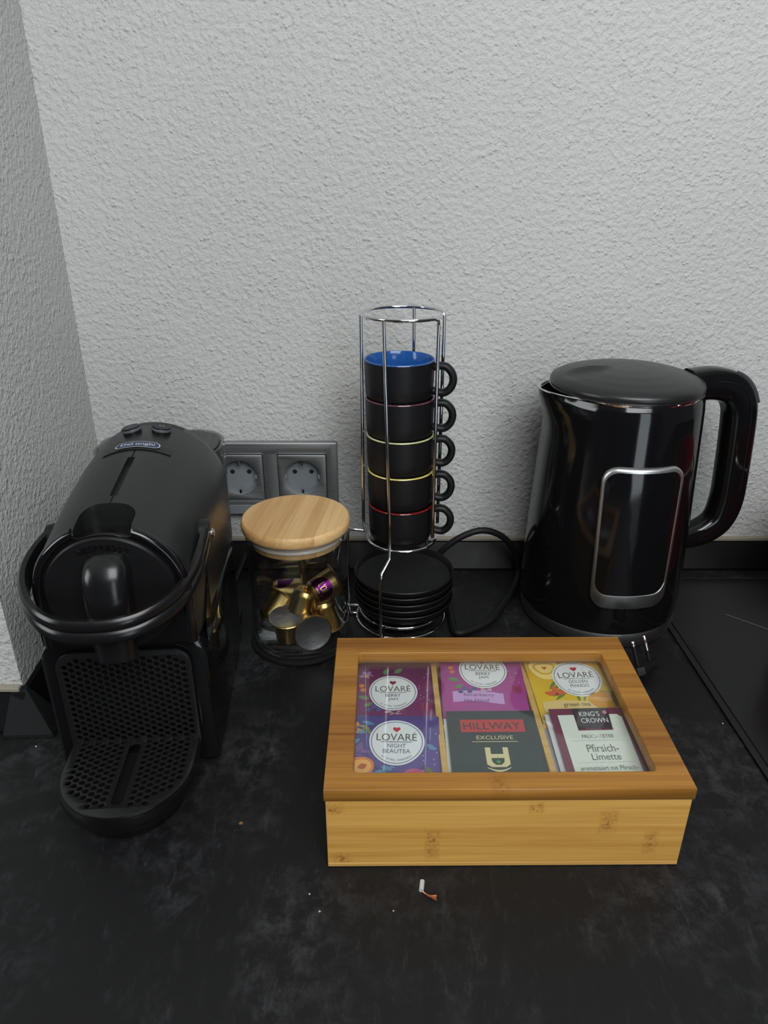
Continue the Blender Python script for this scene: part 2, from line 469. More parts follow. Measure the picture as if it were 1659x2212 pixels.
# ---------------------------------------------------------------- hob at the right
hob = thing('hob', 'black glass ceramic hob let into worktop beside the kettle', 'hob', (.294, .40, 0))
hv = [(.0025, .316), (.66, .316), (.66, -.28), (.0090, -.28)]
link('glass_top', plate([hv], .0030, .0005), M['hob'], hob, (0, 0, .0004))
gv = [(-.0035, .320), (.664, .320), (.664, -.284), (.0030, -.284)]
link('sealant_joint', plate([gv, hv[::-1]], .0022, .0002), M['groove'], hob, (0, 0, .0003))
zl = [Vector((.066, .241, .0036)), Vector((.120, .193, .0036))]
link('zone_marking', sweep(zl, [(-.0003, -.0001), (.0003, -.0001), (.0003, .0001), (-.0003, .0001)]), M['marking'], hob)

# ---------------------------------------------------------------- wall socket
so = thing('wall_socket', 'dark brushed metal double wall socket behind the jar and coffee machine', 'socket', (-.1275, WALL_Y, .111))
def vert(me): return moved(me, rot=(PI / 2, 0, 0))      # XY sheet -> upright, facing -y
fr = plate([rrect(.151, .088, .002), rrect(.0545, .0545, .001, 2, (-.0355, .003)), rrect(.0545, .0545, .001, 2, (.0355, .003))], .009, .0018)
link('frame', vert(fr), M['plate'], so, smooth=30)
link('shaded_bevel', vert(plate([rrect(.1495, .0125, .0012)], .0100, .0015)), M['socket'], so, (0, 0, -.0375))  # darker grey strip paints in the shade on the frame's downward-facing bevel
for sx in (-.0355, .0355):
    ins = plate([rrect(.0535, .0535, .001, 3), ell(.0202, .0202, 40)], .0085, .0006)
    io = link('socket_insert', vert(ins), M['plate'], so, (sx, -.0027, .003), smooth=30)
    well = lathe([(.0202, .0080), (.0196, .0072), (.0190, -.0022), (0, -.0024)], 40)
    link('well', vert(well), M['socket'], io, (0, 0, 0), smooth=40)
    for hx in (-.0095, .0095):
        link('pin_hole', vert(lathe([(.0026, -.0024), (.0026, -.0018), (.0022, -.0016), (0, -.0018)], 16)), M['black'], io, (hx, 0, .0035))
    for sz in (-1, 1):
        link('earth_clip', box2(-.0012, .0012, -.0075, .001, sz * .0172 - .0025, sz * .0172 + .0025, .0005), M['chrome'], io)
    for sxx in (-1, 1):
        link('guide_rib', box2(sxx * .0185 - .0012, sxx * .0185 + .0012, -.0065, .001, -.0025, .0025, .0003), M['socket'], io)

# ---------------------------------------------------------------- coffee machine (origin at the middle of the grille's foot)
cm = thing('coffee_machine', 'black capsule coffee machine with looped lever handle, beside the left wall', 'coffee machine', (-.1895, .4305, 0), math.radians(4.5))
HX = .0040   # the head sits slightly to the right of the tray's axis
def arch(y, hw, cz, z0, n=20):
    pts = [(hw, y, z0)]
    for i in range(n + 1):
        a = PI * i / n; pts.append((hw * math.cos(a), y, cz + hw * math.sin(a)))
    pts.append((-hw, y, z0)); return pts
stn = [(-.0105, .0480, .163), (-.0095, .0502, .163), (-.0075, .0516, .1632), (-.0040, .0524, .1634), (.03, .0552, .1655), (.07, .0570, .169), (.11, .0582, .1718), (.150, .0584, .1725), (.160, .0578, .1725), (.164, .0560, .1720)]
head = loft([arch(y, hw, cz, .1215, 40) for y, hw, cz in stn])
slot_cut = join(plate([rrect(.0370, .0460, .010, 6, (0, -.0070))], .06, 0), moved(box(.0054, .0580, .008), (0, .054, .2236 - .1905), (.116, 0, 0)), moved(box(.0009, .084, .0030), (0, .056, .2238 - .1905), (.116, 0, 0)))
for v in slot_cut.vertices: v.co.z += .1905
head = cut(head, slot_cut)
hd = link('upper_shell', head, M['dusty'], cm, (HX, 0, 0), smooth=35)
lw = [(x, z) for x, z in rrect(.1200, .1560, .020, 8)]
pk = [(x, z + .0680) for x, z in rrect(.0930, .0820, .0120, 8)]
lwr = [[(x, .0120, z) for x, z in pk], [(x, .0003, z) for x, z in pk]]
for y, k in ((0, -.003), (.0015, -.0008), (.004, 0), (.165, 0), (.170, -.002)):
    lwr.append([(x + (k if x > 0 else -k), y, max(.004, z + .042 + (k if z > 0 else 0))) for x, z in lw])
link('lower_body', loft(lwr), M['gloss'], cm, smooth=35)
link('foot_plate', plate([rrect(.108, .150, .012, 5, (0, .090))], .005, .001), M['rubber'], cm, (0, 0, .0003))
# front ring and disc
for a0, a1, foot in ((0, 67, 0), (113, 180, 1)):
    rp = [Vector((.0490 * math.cos(math.radians(a0 + (a1 - a0) * i / 20)), 0, .163 + .0490 * math.sin(math.radians(a0 + (a1 - a0) * i / 20)))) for i in range(21)]
    rp = rp + [Vector((-.0490, 0, .1215))] if foot else [Vector((.0490, 0, .1215))] + rp
    link('front_rim', sweep(rp, [(.0038 * math.cos(2 * PI * i / 16), .0048 * math.sin(2 * PI * i / 16)) for i in range(16)], up=(0, 1, 0)), M['gloss'], cm, (HX, -.0085, 0), smooth=60)
fr_ = lambda i: .0452 if 13 < i < 23 else .0490
fp = [(.0490, .1216)] + [(fr_(i) * math.cos(PI * i / 36), .163 + fr_(i) * math.sin(PI * i / 36)) for i in range(37)] + [(-.0490, .1216)]
link('front_panel', vert(plate([fp], .002, .0004)), M['gloss'], cm, (HX, -.0095, 0))
disc = lathe([(.0440, -.004), (.0440, .0024), (.0428, .0038), (0, .0044)], 72)
link('front_disc', moved(disc, rot=(PI / 2, 0, 0)), M['satin'], cm, (HX, -.0100, .163), smooth=35)
nes = arc_letters('NESPRESSO', .0372, PI / 2, .104, .0030, .0036, 0, 0, 0, .0005)
link('lettering', moved(nes, rot=(PI / 2, 0, 0)), M['gloss'], cm, (HX, -.0143, .163))
# capsule slot floor with its arrow
link('slot_floor', box2(HX - .0182, HX + .0182, -.0085, .0155, .188, .2010, .001), M['satin'], cm)
link('arrow_mark', me_data([(HX - .007, .003, .2013), (HX + .007, .003, .2013), (HX, .011, .2013)], [(0, 1, 2)]), M['gloss'], cm)
# spout: rounded tube that leaves the disc, bends down and ends open
sp = spline([(0, -.002, .1870), (0, -.0125, .1875), (0, -.0205, .1830), (0, -.0242, .1730), (0, -.0255, .1500), (0, -.0255, .1240)], 6)
spm = sweep(sp, [(.0138 * math.copysign(abs(math.cos(a)) ** .8, math.cos(a)), .0112 * math.copysign(abs(math.sin(a)) ** .8, math.sin(a))) for a in [2 * PI * i / 28 for i in range(28)]],
            up=(0, -1, .3), scale=[(.88 + .22 * min(1, i / 10) - .12 * max(0, (i - 20) / 10), .75 + .25 * min(1, i / 8)) for i in range(len(sp))], fixed=False)
link('spout', spm, M['ring'], cm, (HX + .0015, 0, 0), smooth=45)
link('spout_web', box2(-.0110, .0110, -.026, -.012, .128, .184, .004, 3), M['satin'], cm, (HX + .0015, 0, 0), smooth=40)
# lever handle: band with two beads
half = [(.0605, .046, .1790), (.0600, .020, .1735), (.0570, .000, .1680), (.0480, -.022, .1620), (.0320, -.0385, .1582), (.0135, -.0458, .1565)]
path = spline(half + [(-x, y, z) for x, y, z in half[:1:-1]] + [(-.0575, .022, .1735), (-.0525, .046, .1785)], 7)
bead = [(-.0020, -.0085), (.0012, -.0088), (.0030, -.0070), (.0034, -.0040), (.0024, -.0012), (.0012, 0), (.0024, .0012), (.0034, .0040), (.0030, .0070), (.0012, .0088), (-.0020, .0085), (-.0026, .004), (-.0026, -.004)]
hdl = link('lever_handle', sweep(path, [(-x, y) for x, y in bead], up=(0, 0, 1)), M['ring'], cm, (0, 0, 0), smooth=50)
for s in (-1, 1):
    link('pivot_boss', moved(lathe([(0, -.004), (.0105, -.004), (.0110, 0), (.0100, .0040), (.0062, .0052), (0, .0052)], 28), (.0590 if s > 0 else -.0505, .047, .1785), (0, s * PI / 2, 0)), M['satin'], hdl, smooth=35)
    link('screw', moved(lathe([(.0036, -.001), (.0036, .0006), (.0026, .0014), (.0012, .0011), (0, .0003)], 16), (.0645 if s > 0 else -.0562, .047, .1785), (0, s * PI / 2, 0)), M['chrome'], hdl, smooth=35)
# side trims of the glossy flanks
for s in (-1, 1):
    tr = [[(s * (.0560 + .0035 * k), y, z) for y, z in ((.022 - .012 * k, .118), (.036, .158), (.064, .158), (.060, .060), (.022, .030))] for k in (0, 1)]
    link('flank_panel', loft(tr), M['gloss'], cm)
# perforated grille: rounded top corners
def hexes(w, h, pitch, inside):
    out = []; rows = int(h / (pitch * .5)) + 2
    for i in range(-rows, rows + 1):
        for j in range(-40, 41):
            x = j * pitch * .866 * 2 + (pitch * .866 if i % 2 else 0); y = i * pitch * .5
            if abs(x) < w and abs(y) < h and inside(x, y): out.append((x, y))
    return out
def loop_rect_top(w, h, r):
    pts = [(w / 2, 0)]
    for i in range(9): a = PI / 2 * i / 8; pts.append((w / 2 - r + r * math.cos(a), h - r + r * math.sin(a)))
    for i in range(9): a = PI / 2 + PI / 2 * i / 8; pts.append((-w / 2 + r + r * math.cos(a), h - r + r * math.sin(a)))
    pts.append((-w / 2, 0)); return pts
GW, GH, GR = .0965, .0850, .013
def in_grille(x, y):
    if abs(x) > GW / 2 - .0046 or y < .0035 or y > GH - .0046: return False
    cx_, cy_ = GW / 2 - GR, GH - GR
    return not (abs(x) > cx_ and y > cy_ and math.hypot(abs(x) - cx_, y - cy_) > GR - .0046)
holes = hexes(GW, GH, .0054, in_grille)
gr = plate([loop_rect_top(GW, GH, GR)] + [ell(.0020, .0020, 12, h)[::-1] for h in holes], .0022, .00045)
link('grille', vert(gr), M['grid'], cm, (0, -.0020, .0255), smooth=30)
link('grille_backing', vert(plate([loop_rect_top(GW - .004, GH - .002, GR)], .0005)), M['black'], cm, (0, .0115, .0255))
# drip tray: straight sides, round nose
def dee(hw, y0, yc, n=28):
    pts = [(hw, y0)]
    pts += [(-hw, y0)]
    for i in range(n + 1):
        a = PI + PI * i / n; pts.append((hw * math.cos(a), yc + hw * 1.02 * math.sin(a)))
    return pts
tray = loft([[(x * k, (y + .035) * k - .035, z) for x, y in dee(.0490, .0005, -.031)] for k, z in ((.78, .0005), (.80, .004), (.90, .012), (.985, .0185), (1, .0215), (1.0, .0265), (.992, .0275), (.945, .0275), (.940, .0262), (.93, .0130))])
link('drip_tray', tray, M['gloss'], cm, smooth=35)
link('tray_floor', plate([dee(.0440, -.002, -.031)], .0010), M['black'], cm, (0, 0, .0132))
def in_tray(x, y):
    if abs(x) < .0095 or abs(x) > .0435 or y > -.0045: return False
    if abs(x) < .013 and False: return False
    return y > -.031 or math.hypot(x, (y + .031)) < .0412
th = hexes(.05, .09, .0056, in_tray)
tg = plate([dee(.0466, -.0008, -.031)] + [ell(.0020, .0020, 12, h)[::-1] for h in th] + [rrect(.0082, .0600, .0040, 5, (0, -.0375))], .0022, .00045)
link('drip_grid', tg, M['grid'], cm, (0, 0, .0268), smooth=30)
# badge plate with two buttons
def on_head(x, y, lift=0):       # height of the shell above the foot at local x, y
    for a, b in zip(stn, stn[1:]):
        if a[0] <= y <= b[0]:
            k = (y - a[0]) / (b[0] - a[0]); hw = a[1] + (b[1] - a[1]) * k; cz = a[2] + (b[2] - a[2]) * k
            return cz + math.sqrt(max(0, hw * hw - x * x)) + lift
    return .2305 + lift
def drape(me, lift):
    bm = bmesh.new(); bm.from_mesh(me)
    for i in range(-14, 15):
        bmesh.ops.bisect_plane(bm, geom=bm.verts[:] + bm.edges[:] + bm.faces[:], plane_co=(i * .002 + .00013, 0, 0), plane_no=(1, 0, 0))
    bm.to_mesh(me); bm.free()
    for v in me.vertices: v.co.z = on_head(v.co.x, v.co.y, lift + v.co.z)
    return me
def strip_grid(x0, x1, y0, y1, n):
    V = []; F = []
    for i in range(n + 1):
        for y in (y0, y1): V.append((x0 + (x1 - x0) * i / n, y, 0))
    for i in range(n): F.append((2 * i, 2 * i + 2, 2 * i + 3, 2 * i + 1))
    return me_data(V, F)
bp = link('badge_plate', drape(strip_grid(-.0265, .0265, .095, .158, 16), .0007), M['satin'], cm, (HX, 0, 0), smooth=40)
oval = plate([rrect(.0330, .0090, .0044, 8, (0, .1035))], .0003)
link('badge_oval', drape(oval, .0009), plain('badge_blue', rgb(40, 52, 78), .4), bp)
link('badge_border', drape(flat([rrect(.0345, .0102, .0050, 8, (0, .1035)), rrect(.0320, .0078, .0038, 8, (0, .1035))[::-1]]), .0011), plain('badge_silver', rgb(190, 196, 205), .4), bp)
link('lettering', drape(letters([("De'Longhi".replace("'", ''), 0, .1035, .0262, .0052)]), .0012), plain('badge_letter', rgb(205, 210, 218), .4), bp)
for bx in (-.0118, .0118):
    z = on_head(bx, .137)
    bo = link('button', moved(lathe([(.0078, -.003), (.0078, .0042), (.0070, .0048), (0, .0044)], 28), rot=(0, math.asin(bx / .0602), 0)), M['satin'], cm, (HX + bx, .137, z), smooth=35)
    link('button_ring', moved(lathe([(.0079, .0014), (.0081, .0018), (.0081, .0032), (.0079, .0036)], 28), rot=(0, math.asin(bx / .0602), 0)), plain('button_grey', rgb(86, 92, 100), .4), bo)
    w_ = .0036 if bx < 0 else .0048
    ic = flat([[(-w_ / 2, .0016), (w_ / 2, .0016), (w_ / 2 - .0008, -.0016), (-w_ / 2 + .0008, -.0016)], [(-w_ / 2 + .0006, .0010), (-w_ / 2 + .0013, -.0010), (w_ / 2 - .0013, -.0010), (w_ / 2 - .0006, .0010)]], .0049)
    link('cup_icon', moved(ic, rot=(0, math.asin(bx / .0602), 0)), M['socket'], bo)
# water tank behind the shell
def tank_ring(k, z, top=0): return [(x * k, .150 + (y * k + .0425), z) for x, y in rrect(.1130, .0850, .034, 8)]
tk = [tank_ring(.93, .012), tank_ring(.96, .03), tank_ring(1.0, .195), tank_ring(1.0, .1990), tank_ring(.96, .1990), tank_ring(.955, .195), tank_ring(.92, .03), tank_ring(.90, .015)]
link('water_tank', loft(tk), M['tank'], cm, smooth=35)
link('tank_base', loft([[(x, .150 + y + .0425, z) for x, y in rrect(.114, .086, .034, 8)] for z in (.0005, .0125)]), M['satin'], cm, smooth=35)
link('tank_lid', loft([[(x * k, .156 + y * k + .0385, z) for x, y in rrect(.1060, .0760, .032, 8)] for z, k in ((.1900, .97), (.1965, 1.0), (.1985, .98))]), M['gloss'], cm, smooth=35)
link('power_cord', tube(spline([(.040, .215, .012), (.062, .245, .055), (.078, .272, .074), (.100, .286, .050), (.118, .289, .008), (.100, .288, .0035)], 8), .0032), M['rubber'], cm, smooth=60)

# ---------------------------------------------------------------- glass jar with capsules
JX, JY = -.0825, .6055
jar = thing('storage_jar', 'round clear glass jar with bamboo lid, holding gold coffee capsules', 'jar', (JX, JY, 0))
link('glass_body', lathe([(0, .0042), (.0430, .0042), (.0462, .0065), (.0475, .0120), (.0475, .1235), (.0470, .1240), (.0452, .1240), (.0450, .1230), (.0450, .0130), (.0436, .0092), (.0400, .0078), (0, .0078)], 64), M['glass'], jar, smooth=40)
link('base_ring', lathe([(0, .0005), (.0500, .0005), (.0508, .0018), (.0504, .0036), (.0485, .0041), (0, .0041)], 64), M['rubber'], jar, smooth=40)
ld = link('lid', lathe([(0, .1242), (.0490, .1242), (.0500, .1252), (.0507, .1275), (.0508, .1310), (.0502, .1338), (.0488, .1350), (0, .1352)], 64), M['wood_round'], jar, smooth=40)
link('lid_plug', lathe([(0, .1105), (.0425, .1105), (.0430, .1112), (.0430, .1243), (0, .1243)], 64), M['wood_round'], ld, smooth=40)
link('silicone_seal', lathe([(.0428, .1160), (.0447, .1164), (.0449, .1178), (.0440, .1190), (.0449, .1202), (.0449, .1216), (.0440, .1228), (.0428, .1230)], 64), M['silicone'], ld, smooth=60)

# a capsule: local z runs from the nose (0) to the foil rim (.0285)
cap_prof = [(0, .0012), (.0060, .0012), (.0066, .0002), (.0095, .0), (.0118, .0030), (.0122, .0050), (.0147, .0265), (.0150, .0272), (.0178, .0274), (.0184, .0280), (.0178, .0287), (.0166, .0288)]
foil_prof = [(0, .0276), (.0145, .0279), (.0160, .0287), (.0172, .0289)]
def cap_r(z):
    return .0122 + (z - .0050) / (.0265 - .0050) * .0025 if z > .005 else .0095 + z * .54
def wrap(me, a0, lift):      # x -> arc, y -> height on the cone
    for v in me.vertices:
        r = cap_r(v.co.y) + lift; a = a0 + v.co.x / .0135
        v.co = Vector((r * math.cos(a), r * math.sin(a), v.co.y))
    return me
def purple_sheet():
    V = []; F = []; nx, nz = 26, 9
    for i in range(nx + 1):
        u = -1 + 2 * i / nx; top = .0052 + .0155 * math.sqrt(max(0, 1 - u * u)) + (.0004 if i % 2 else 0)
        for k in range(nz + 1): V.append((u * .0155, .0032 + (top - .0032) * k / nz, 0))
    for i in range(nx):
        for k in range(nz):
            a = i * (nz + 1) + k; F.append((a, a + nz + 1, a + nz + 2, a + 1))
    return me_data(V, F)
cap_me = lathe(cap_prof, 40); shade(cap_me, 30)
foil_me = lathe(foil_prof, 40); shade(foil_me, 40)
pur_me = wrap(purple_sheet(), 0, .00018); shade(pur_me, 60)
let_me = wrap(letters([("L'OR", 0, .0125, .0105, .0070), ('LUNGO', 0, .0062, .0075, .0016)]), 0, .00040)
emb_me = join(*[moved(letters([("L'OR", 0, 0, .0062, .0040)]), (.0085 * math.cos(a), .0085 * math.sin(a), .0288), (0, 0, .4)) for a in (.6, 1.9, 3.4, 4.9)])
def capsule(x, y, z, nose, spin, label):
    """x, y, z: middle of the capsule; nose: direction in which the nose points"""
    t = thing('coffee_capsule', label, 'capsule', group='gold coffee capsules in the glass jar')
    d = -Vector(nose).normalized(); q = d.to_track_quat('Z', 'Y')
    t.rotation_mode = 'QUATERNION'; t.rotation_quaternion = q
    t.location = Vector((x, y, z)) - d * .0142
    b = link('cup', cap_me, None, t)
    if not cap_me.materials: cap_me.materials.append(M['gold'])
    f = link('foil_lid', foil_me, None, t)
    if not foil_me.materials: foil_me.materials.append(M['silver'])
    s = link('purple_patch', pur_me, None, t); s.rotation_euler = (0, 0, spin)
    if not pur_me.materials: pur_me.materials.append(M['purple'])
    l = link('lettering', let_me, None, s)
    if not let_me.materials: let_me.materials.append(M['gold'])
    e = link('embossing', emb_me, None, f)
    if not emb_me.materials: emb_me.materials.append(M['steel'])
    return t
capsule(-.0598, .6085, .0560, (-.86, -.42, -.30), 2.6, 'gold capsule with large purple patch, highest in the jar at its right side')
capsule(-.0985, .6270, .0395, (-.95, -.10, .10), 1.2, 'plain gold capsule lying on its side at the back of the jar')
capsule(-.0790, .6000, .0440, (.30, .12, 1.0), 4.4, 'gold capsule standing nose up in the middle of the jar')
capsule(-.1065, .6060, .0325, (-.55, -.62, -.58), -1.2, 'gold capsule with purple patch tilted nose down behind the rim-up capsule')
capsule(-.0925, .5835, .0252, (.02, .10, -1.0), 2.0, 'gold capsule standing rim up with silver foil facing up, front of jar')
capsule(-.0719, .5812, .0275, (-.36, .93, -.14), .4, 'capsule lying with round embossed silver foil face turned to the front of jar')
capsule(-.0592, .6065, .0272, (-.18, .10, 1.0), -1.9, 'gold capsule standing nose up under the highest purple capsule')

# ---------------------------------------------------------------- cup rack, cups and saucers
RX, RY = .0176, .645
rack = thing('cup_rack', 'chrome wire rack holding a tower of black cups over saucers', 'rack', (RX, RY, 0))
RR = .0378
def pol(a, r, z): a = math.radians(a); return (r * math.cos(a), r * math.sin(a), z)
wr = .0017
# top ring is open on the right, its two ends bend down into posts
arc = [pol(-42 - i * (360 - 42 - 18) / 40, RR, .3125) for i in range(41)]
end_a = [(arc[0][0] + .001, arc[0][1], .105)] + [(arc[0][0] + .0008, arc[0][1], z) for z in (.15, .22, .29, .306)]
end_b = [(arc[-1][0] + .0006, arc[-1][1], z) for z in (.306, .29, .22, .15, .103)]
link('top_ring', tube([Vector(p) for p in end_a + [(arc[0][0] + .0004, arc[0][1], .3110)] + arc[1:-1] + [(arc[-1][0], arc[-1][1], .3110)] + end_b], wr), M['chrome'], rack, smooth=60)
link('cup_ring', tube([Vector(pol(i * 9, .0338, .0936)) for i in range(40)], wr, True), M['chrome'], rack, smooth=60)
link('saucer_ring', tube([Vector(pol(i * 9, .0425, .0118)) for i in range(40)], wr, True), M['chrome'], rack, smooth=60)
link('base_ring', tube([Vector(pol(i * 9, .0460, .0019)) for i in range(40)], wr, True), M['chrome'], rack, smooth=60)
for a, a2, a3 in ((176, 178, 176), (241, 247.5, 250), (74, 58, 72)):
    p0 = [pol(a + (a3 - a) * (.312 - z) / .2, RR + (.0004 if a == 176 else -.0008) - (.0024 if a == 241 else 0) * (.312 - z) / .2, z) for z in (.3120, .25, .18, .112)]
    p1 = [pol(a3, .0352, .0850), pol(a2, .0520, .0770), pol(a2, .0535, .0720)] if a != 176 else [pol(a, RR, .0990), pol(a2, .0520, .1010), pol(a2, .0545, .0955)]
    p2 = [pol(a2, .0545, z) for z in (.06, .03, .008)] + [pol(a2, .0530, .0022), pol(a2, .0455, .0019)]
    link('post', tube([Vector(p) for p in p0 + p1 + p2], wr), M['chrome'], rack, smooth=60)
    link('stop', tube([Vector(pol(a2, .0535, .0115)), Vector(pol(a2, .0425, .0118))], .0013), M['chrome'], rack, smooth=60)

cup_prof = [(0, .0022), (.0250, .0022), (.0256, .0), (.0272, .0), (.0276, .0040), (.0296, .0044), (.0304, .0056), (.0310, .0150), (.0314, .0300), (.0315, .0372)]
in_prof = [(.0315, .0372), (.0311, .0380), (.0302, .0381), (.0297, .0374), (.0292, .0250), (.0282, .0090), (.0255, .0050), (0, .0046)]
cup_prof = [(r * 1.015, z) for r, z in cup_prof]; in_prof = [(r * 1.015, z) for r, z in in_prof]
cup_me = lathe(cup_prof, 56); shade(cup_me, 40); cup_me.materials.append(M['glaze'])
hp = [Vector(p) for p in spline([(.0310, 0, .0310), (.0370, 0, .0322), (.0430, 0, .0310), (.0478, 0, .0255), (.0490, 0, .0190), (.0470, 0, .0125), (.0420, 0, .0080), (.0365, 0, .0078), (.0305, 0, .0095)], 6)]
# profile across is measured along the band, so the band is wider in y than it is thick
hnd_me = sweep(hp, [(.0036 * math.cos(a), .0046 * math.sin(a)) for a in [2 * PI * i / 14 for i in range(14)]], up=(0, 1, 0), fixed=True)
shade(hnd_me, 60); hnd_me.materials.append(M['glaze'])
cup_info = [('red', 'black cup with dark red rim, lowest in the rack tower'), ('yellow', 'black cup with bright yellow rim, second from the bottom of tower'),
            ('pale_green', 'black cup with pale green rim, middle of the five in tower'), ('mauve', 'black cup with thin mauve rim, just under the open blue cup'),
            ('blue', 'topmost black cup with open bright blue inside')]
Z0, PITCH = .0944, .0352
for i, (g, lab) in enumerate(cup_info):
    c = thing('cup', lab, 'cup', (RX - .0008 - .0007 * i, RY, Z0 + PITCH * i), math.radians((-6, -3, 0, -2, -8)[i]), 'black cups stacked in the wire rack')
    b = link('body', cup_me, None, c)
    im = lathe(in_prof, 56); link('inner_glaze', im, M['glaze_' + g], c, smooth=40)
    link('handle', hnd_me, None, c)
sau_me = lathe([(0, .0), (.0300, .0), (.0315, .0012), (.0420, .0030), (.0480, .0060), (.0504, .0115), (.0510, .0145), (.0504, .0152), (.0492, .0142), (.0472, .0090), (.0415, .0062), (.0300, .0048), (.0270, .0040), (0, .0038)], 64)
shade(sau_me, 40); sau_me.materials.append(M['glaze'])
words = ('lowest black saucer resting on the rack wire', 'black saucer second from the bottom of the pile', 'middle black saucer of the pile under the cup tower', 'black saucer directly below the topmost saucer', 'topmost black saucer, its round well open under the cups')
for i in range(5):
    s = link('saucer', sau_me, None, None, (RX + .0026 + (.0004, -.0005, .0003, 0, .0002)[i], RY + (0, .0004, -.0005, .0003, 0)[i], .0135 + .0071 * i))
    tag(s, words[i], 'saucer', 'black saucers piled under the cups')

# ---------------------------------------------------------------- kettle
kt = thing('kettle', 'glossy black electric kettle with silver framed panel and loop handle', 'kettle', (.2270, .662, 0), math.radians(9))
body_p = [(.0770, .0170), (.0790, .0176), (.0800, .0220), (.0806, .0350), (.0800, .0600), (.0776, .1200), (.0745, .1850), (.0730, .2150), (.0722, .2290), (.0710, .2370), (.0692, .2415)]
def spout_w(a, r, z):
    d = abs((a - PI + PI) % (2 * PI) - PI)          # angle away from the spout at 180 degrees
    k = max(0, 1 - d / .62); k = k * k * (3 - 2 * k)
    h = max(0, (z - .200) / .0415); h = h ** 1.6
    r2 = r + .0150 * k * h
    return (r2 * math.cos(a), r2 * math.sin(a), z + .0022 * k * h)
def dense(prof, n):
    out = []
    for (a, b), (c, d) in zip(prof, prof[1:]):
        for i in range(n): out.append((a + (c - a) * i / n, b + (d - b) * i / n))
    return out + [prof[-1]]
link('body', lathe(dense(body_p, 4), 128, spout_w), M['gloss'], kt, smooth=40)
link('steel_base', lathe([(0, .0005), (.0740, .0005), (.0775, .0015), (.0788, .0060), (.0790, .0150), (.0780, .0172), (0, .0172)], 96), M['base_steel'], kt, smooth=40)
rimk = lathe([(.0692, .2413), (.0696, .2424), (.0688, .2431), (.0668, .2424), (.0660, .2390), (.0655, .2250)], 128, spout_w)
link('steel_rim', rimk, M['chrome'], kt, smooth=50)
lid_p = [(.0640, .2400), (.0688, .2436), (.0700, .2455), (.0700, .2485), (.0690, .2506), (.0630, .2540), (.0520, .2572), (.0370, .2600), (.0200, .2616), (0, .2620)]
def lid_w(a, r, z):
    x, y = r * math.cos(a), r * math.sin(a)
    d = math.hypot((x + .040) / .022, (y + .002) / .016)
    if d < 1: z -= .0042 * (1 - d * d)
    return (x, y, z)
lp = lid_p[:5] + dense(lid_p[5:], 6)
link('lid', lathe(lp, 128, lid_w), M['lid_black'], kt, smooth=45)
link('lid_seam', lathe([(.0680, .2424), (.0698, .2427), (.0700, .2436), (.0680, .2440)], 96), M['chrome'], kt, smooth=45)
link('hinge_block', box2(.046, .084, -.0125, .0125, .2380, .2535, .005, 4), M['gloss'], kt, smooth=45)
hpath = spline([(.0640, 0, .2410), (.0880, 0, .2425), (.1080, 0, .2370), (.1200, 0, .2225), (.1245, 0, .2010), (.1285, 0, .1500), (.1295, 0, .1180), (.1240, 0, .0955), (.1085, 0, .0830), (.0890, 0, .0780), (.0740, 0, .0765)], 8)
n_ = len(hpath); hs = []
for i in range(n_):
    u = i / (n_ - 1); hs.append((1, 1.0 if u < .62 else 1.0 - .38 * (u - .62) / .38))
prof = [(.0128 * math.copysign(abs(math.cos(a)) ** .55, math.cos(a)), .0155 * math.copysign(abs(math.sin(a)) ** .62, math.sin(a))) for a in [2 * PI * i / 32 for i in range(32)]]
# sweep in the x-z plane: 'up' is y, so profile = (radial, y)
hm = sweep(hpath, [(b, a) for a, b in prof], up=(0, 1, 0), fixed=True, scale=[(s[1], 1) for s in hs])
hk = link('handle', hm, M['gloss'], kt, smooth=50)
inner = [p + Vector((0, 0, 0)) for p in hpath]
link('handle_seam', tube([Vector((p.x + .0040, -.01305, p.z + .0040)) for p in hpath[6:46]], .00035, n=6), M['black'], hk)
sw = []
for i in range(13, 27):
    d = (hpath[i + 1] - hpath[i - 1]).normalized(); sw.append(hpath[i] + Vector((-d.z, 0, d.x)) * .0152)
link('switch', sweep(sw, [(-.0022, -.0085), (.0012, -.0085), (.0018, -.0065), (.0018, .0065), (.0012, .0085), (-.0022, .0085)], up=(0, 1, 0)), M['chrome'], hk, smooth=40)
# framed panel wrapped round the body, facing away from the wall
def kr(z):
    for (r0, z0), (r1, z1) in zip(body_p, body_p[1:]):
        if z0 <= z <= z1: return r0 + (r1 - r0) * (z - z0) / (z1 - z0)
    return .08
def kwrap(u, v, off):
    r = kr(v) + off; a = -PI / 2 - .10 + u * (1 - .12 * (PV + PH / 2 - v) / PH) / .078
    return (r * math.cos(a), r * math.sin(a), v)
def patch(rings, dv=0):
    """rings: (w, h, corner r, offset) from outside in, centred on v = PV"""
    R_ = []
    for q in rings:
        w, h, r, off = q[:4]; lift = q[4] if len(q) > 4 else 0
        pts = rrect(w, h, r, 8); dens = []
        for i in range(len(pts)):
            a, b = pts[i], pts[(i + 1) % len(pts)]; m = 10 if i % 9 == 8 else 1
            dens += [(a[0] + (b[0] - a[0]) * k / m, a[1] + (b[1] - a[1]) * k / m) for k in range(m)]
        R_.append([kwrap(x, y + PV + lift, off) for x, y in dens])
    return R_
PV, PW, PH = .1190, .0765, .1370
link('panel_frame', loft(patch([(PW + .0040, PH + .0040, .0150, -.0010), (PW + .0025, PH + .0025, .0148, .0030), (PW, PH, .0140, .0042), (PW - .0042, PH - .0150, .0130, .0042, .0052), (PW - .0052, PH - .0160, .0125, .0032, .0052)]), cap=False), M['steel'], kt, smooth=50)
rg = patch([((PW - .0045) * k, (PH - .0152) * k, .0126 * k, .0034, .0052 + (1 - k) * 0) for k in (1, .8, .6, .4, .2, .03)])
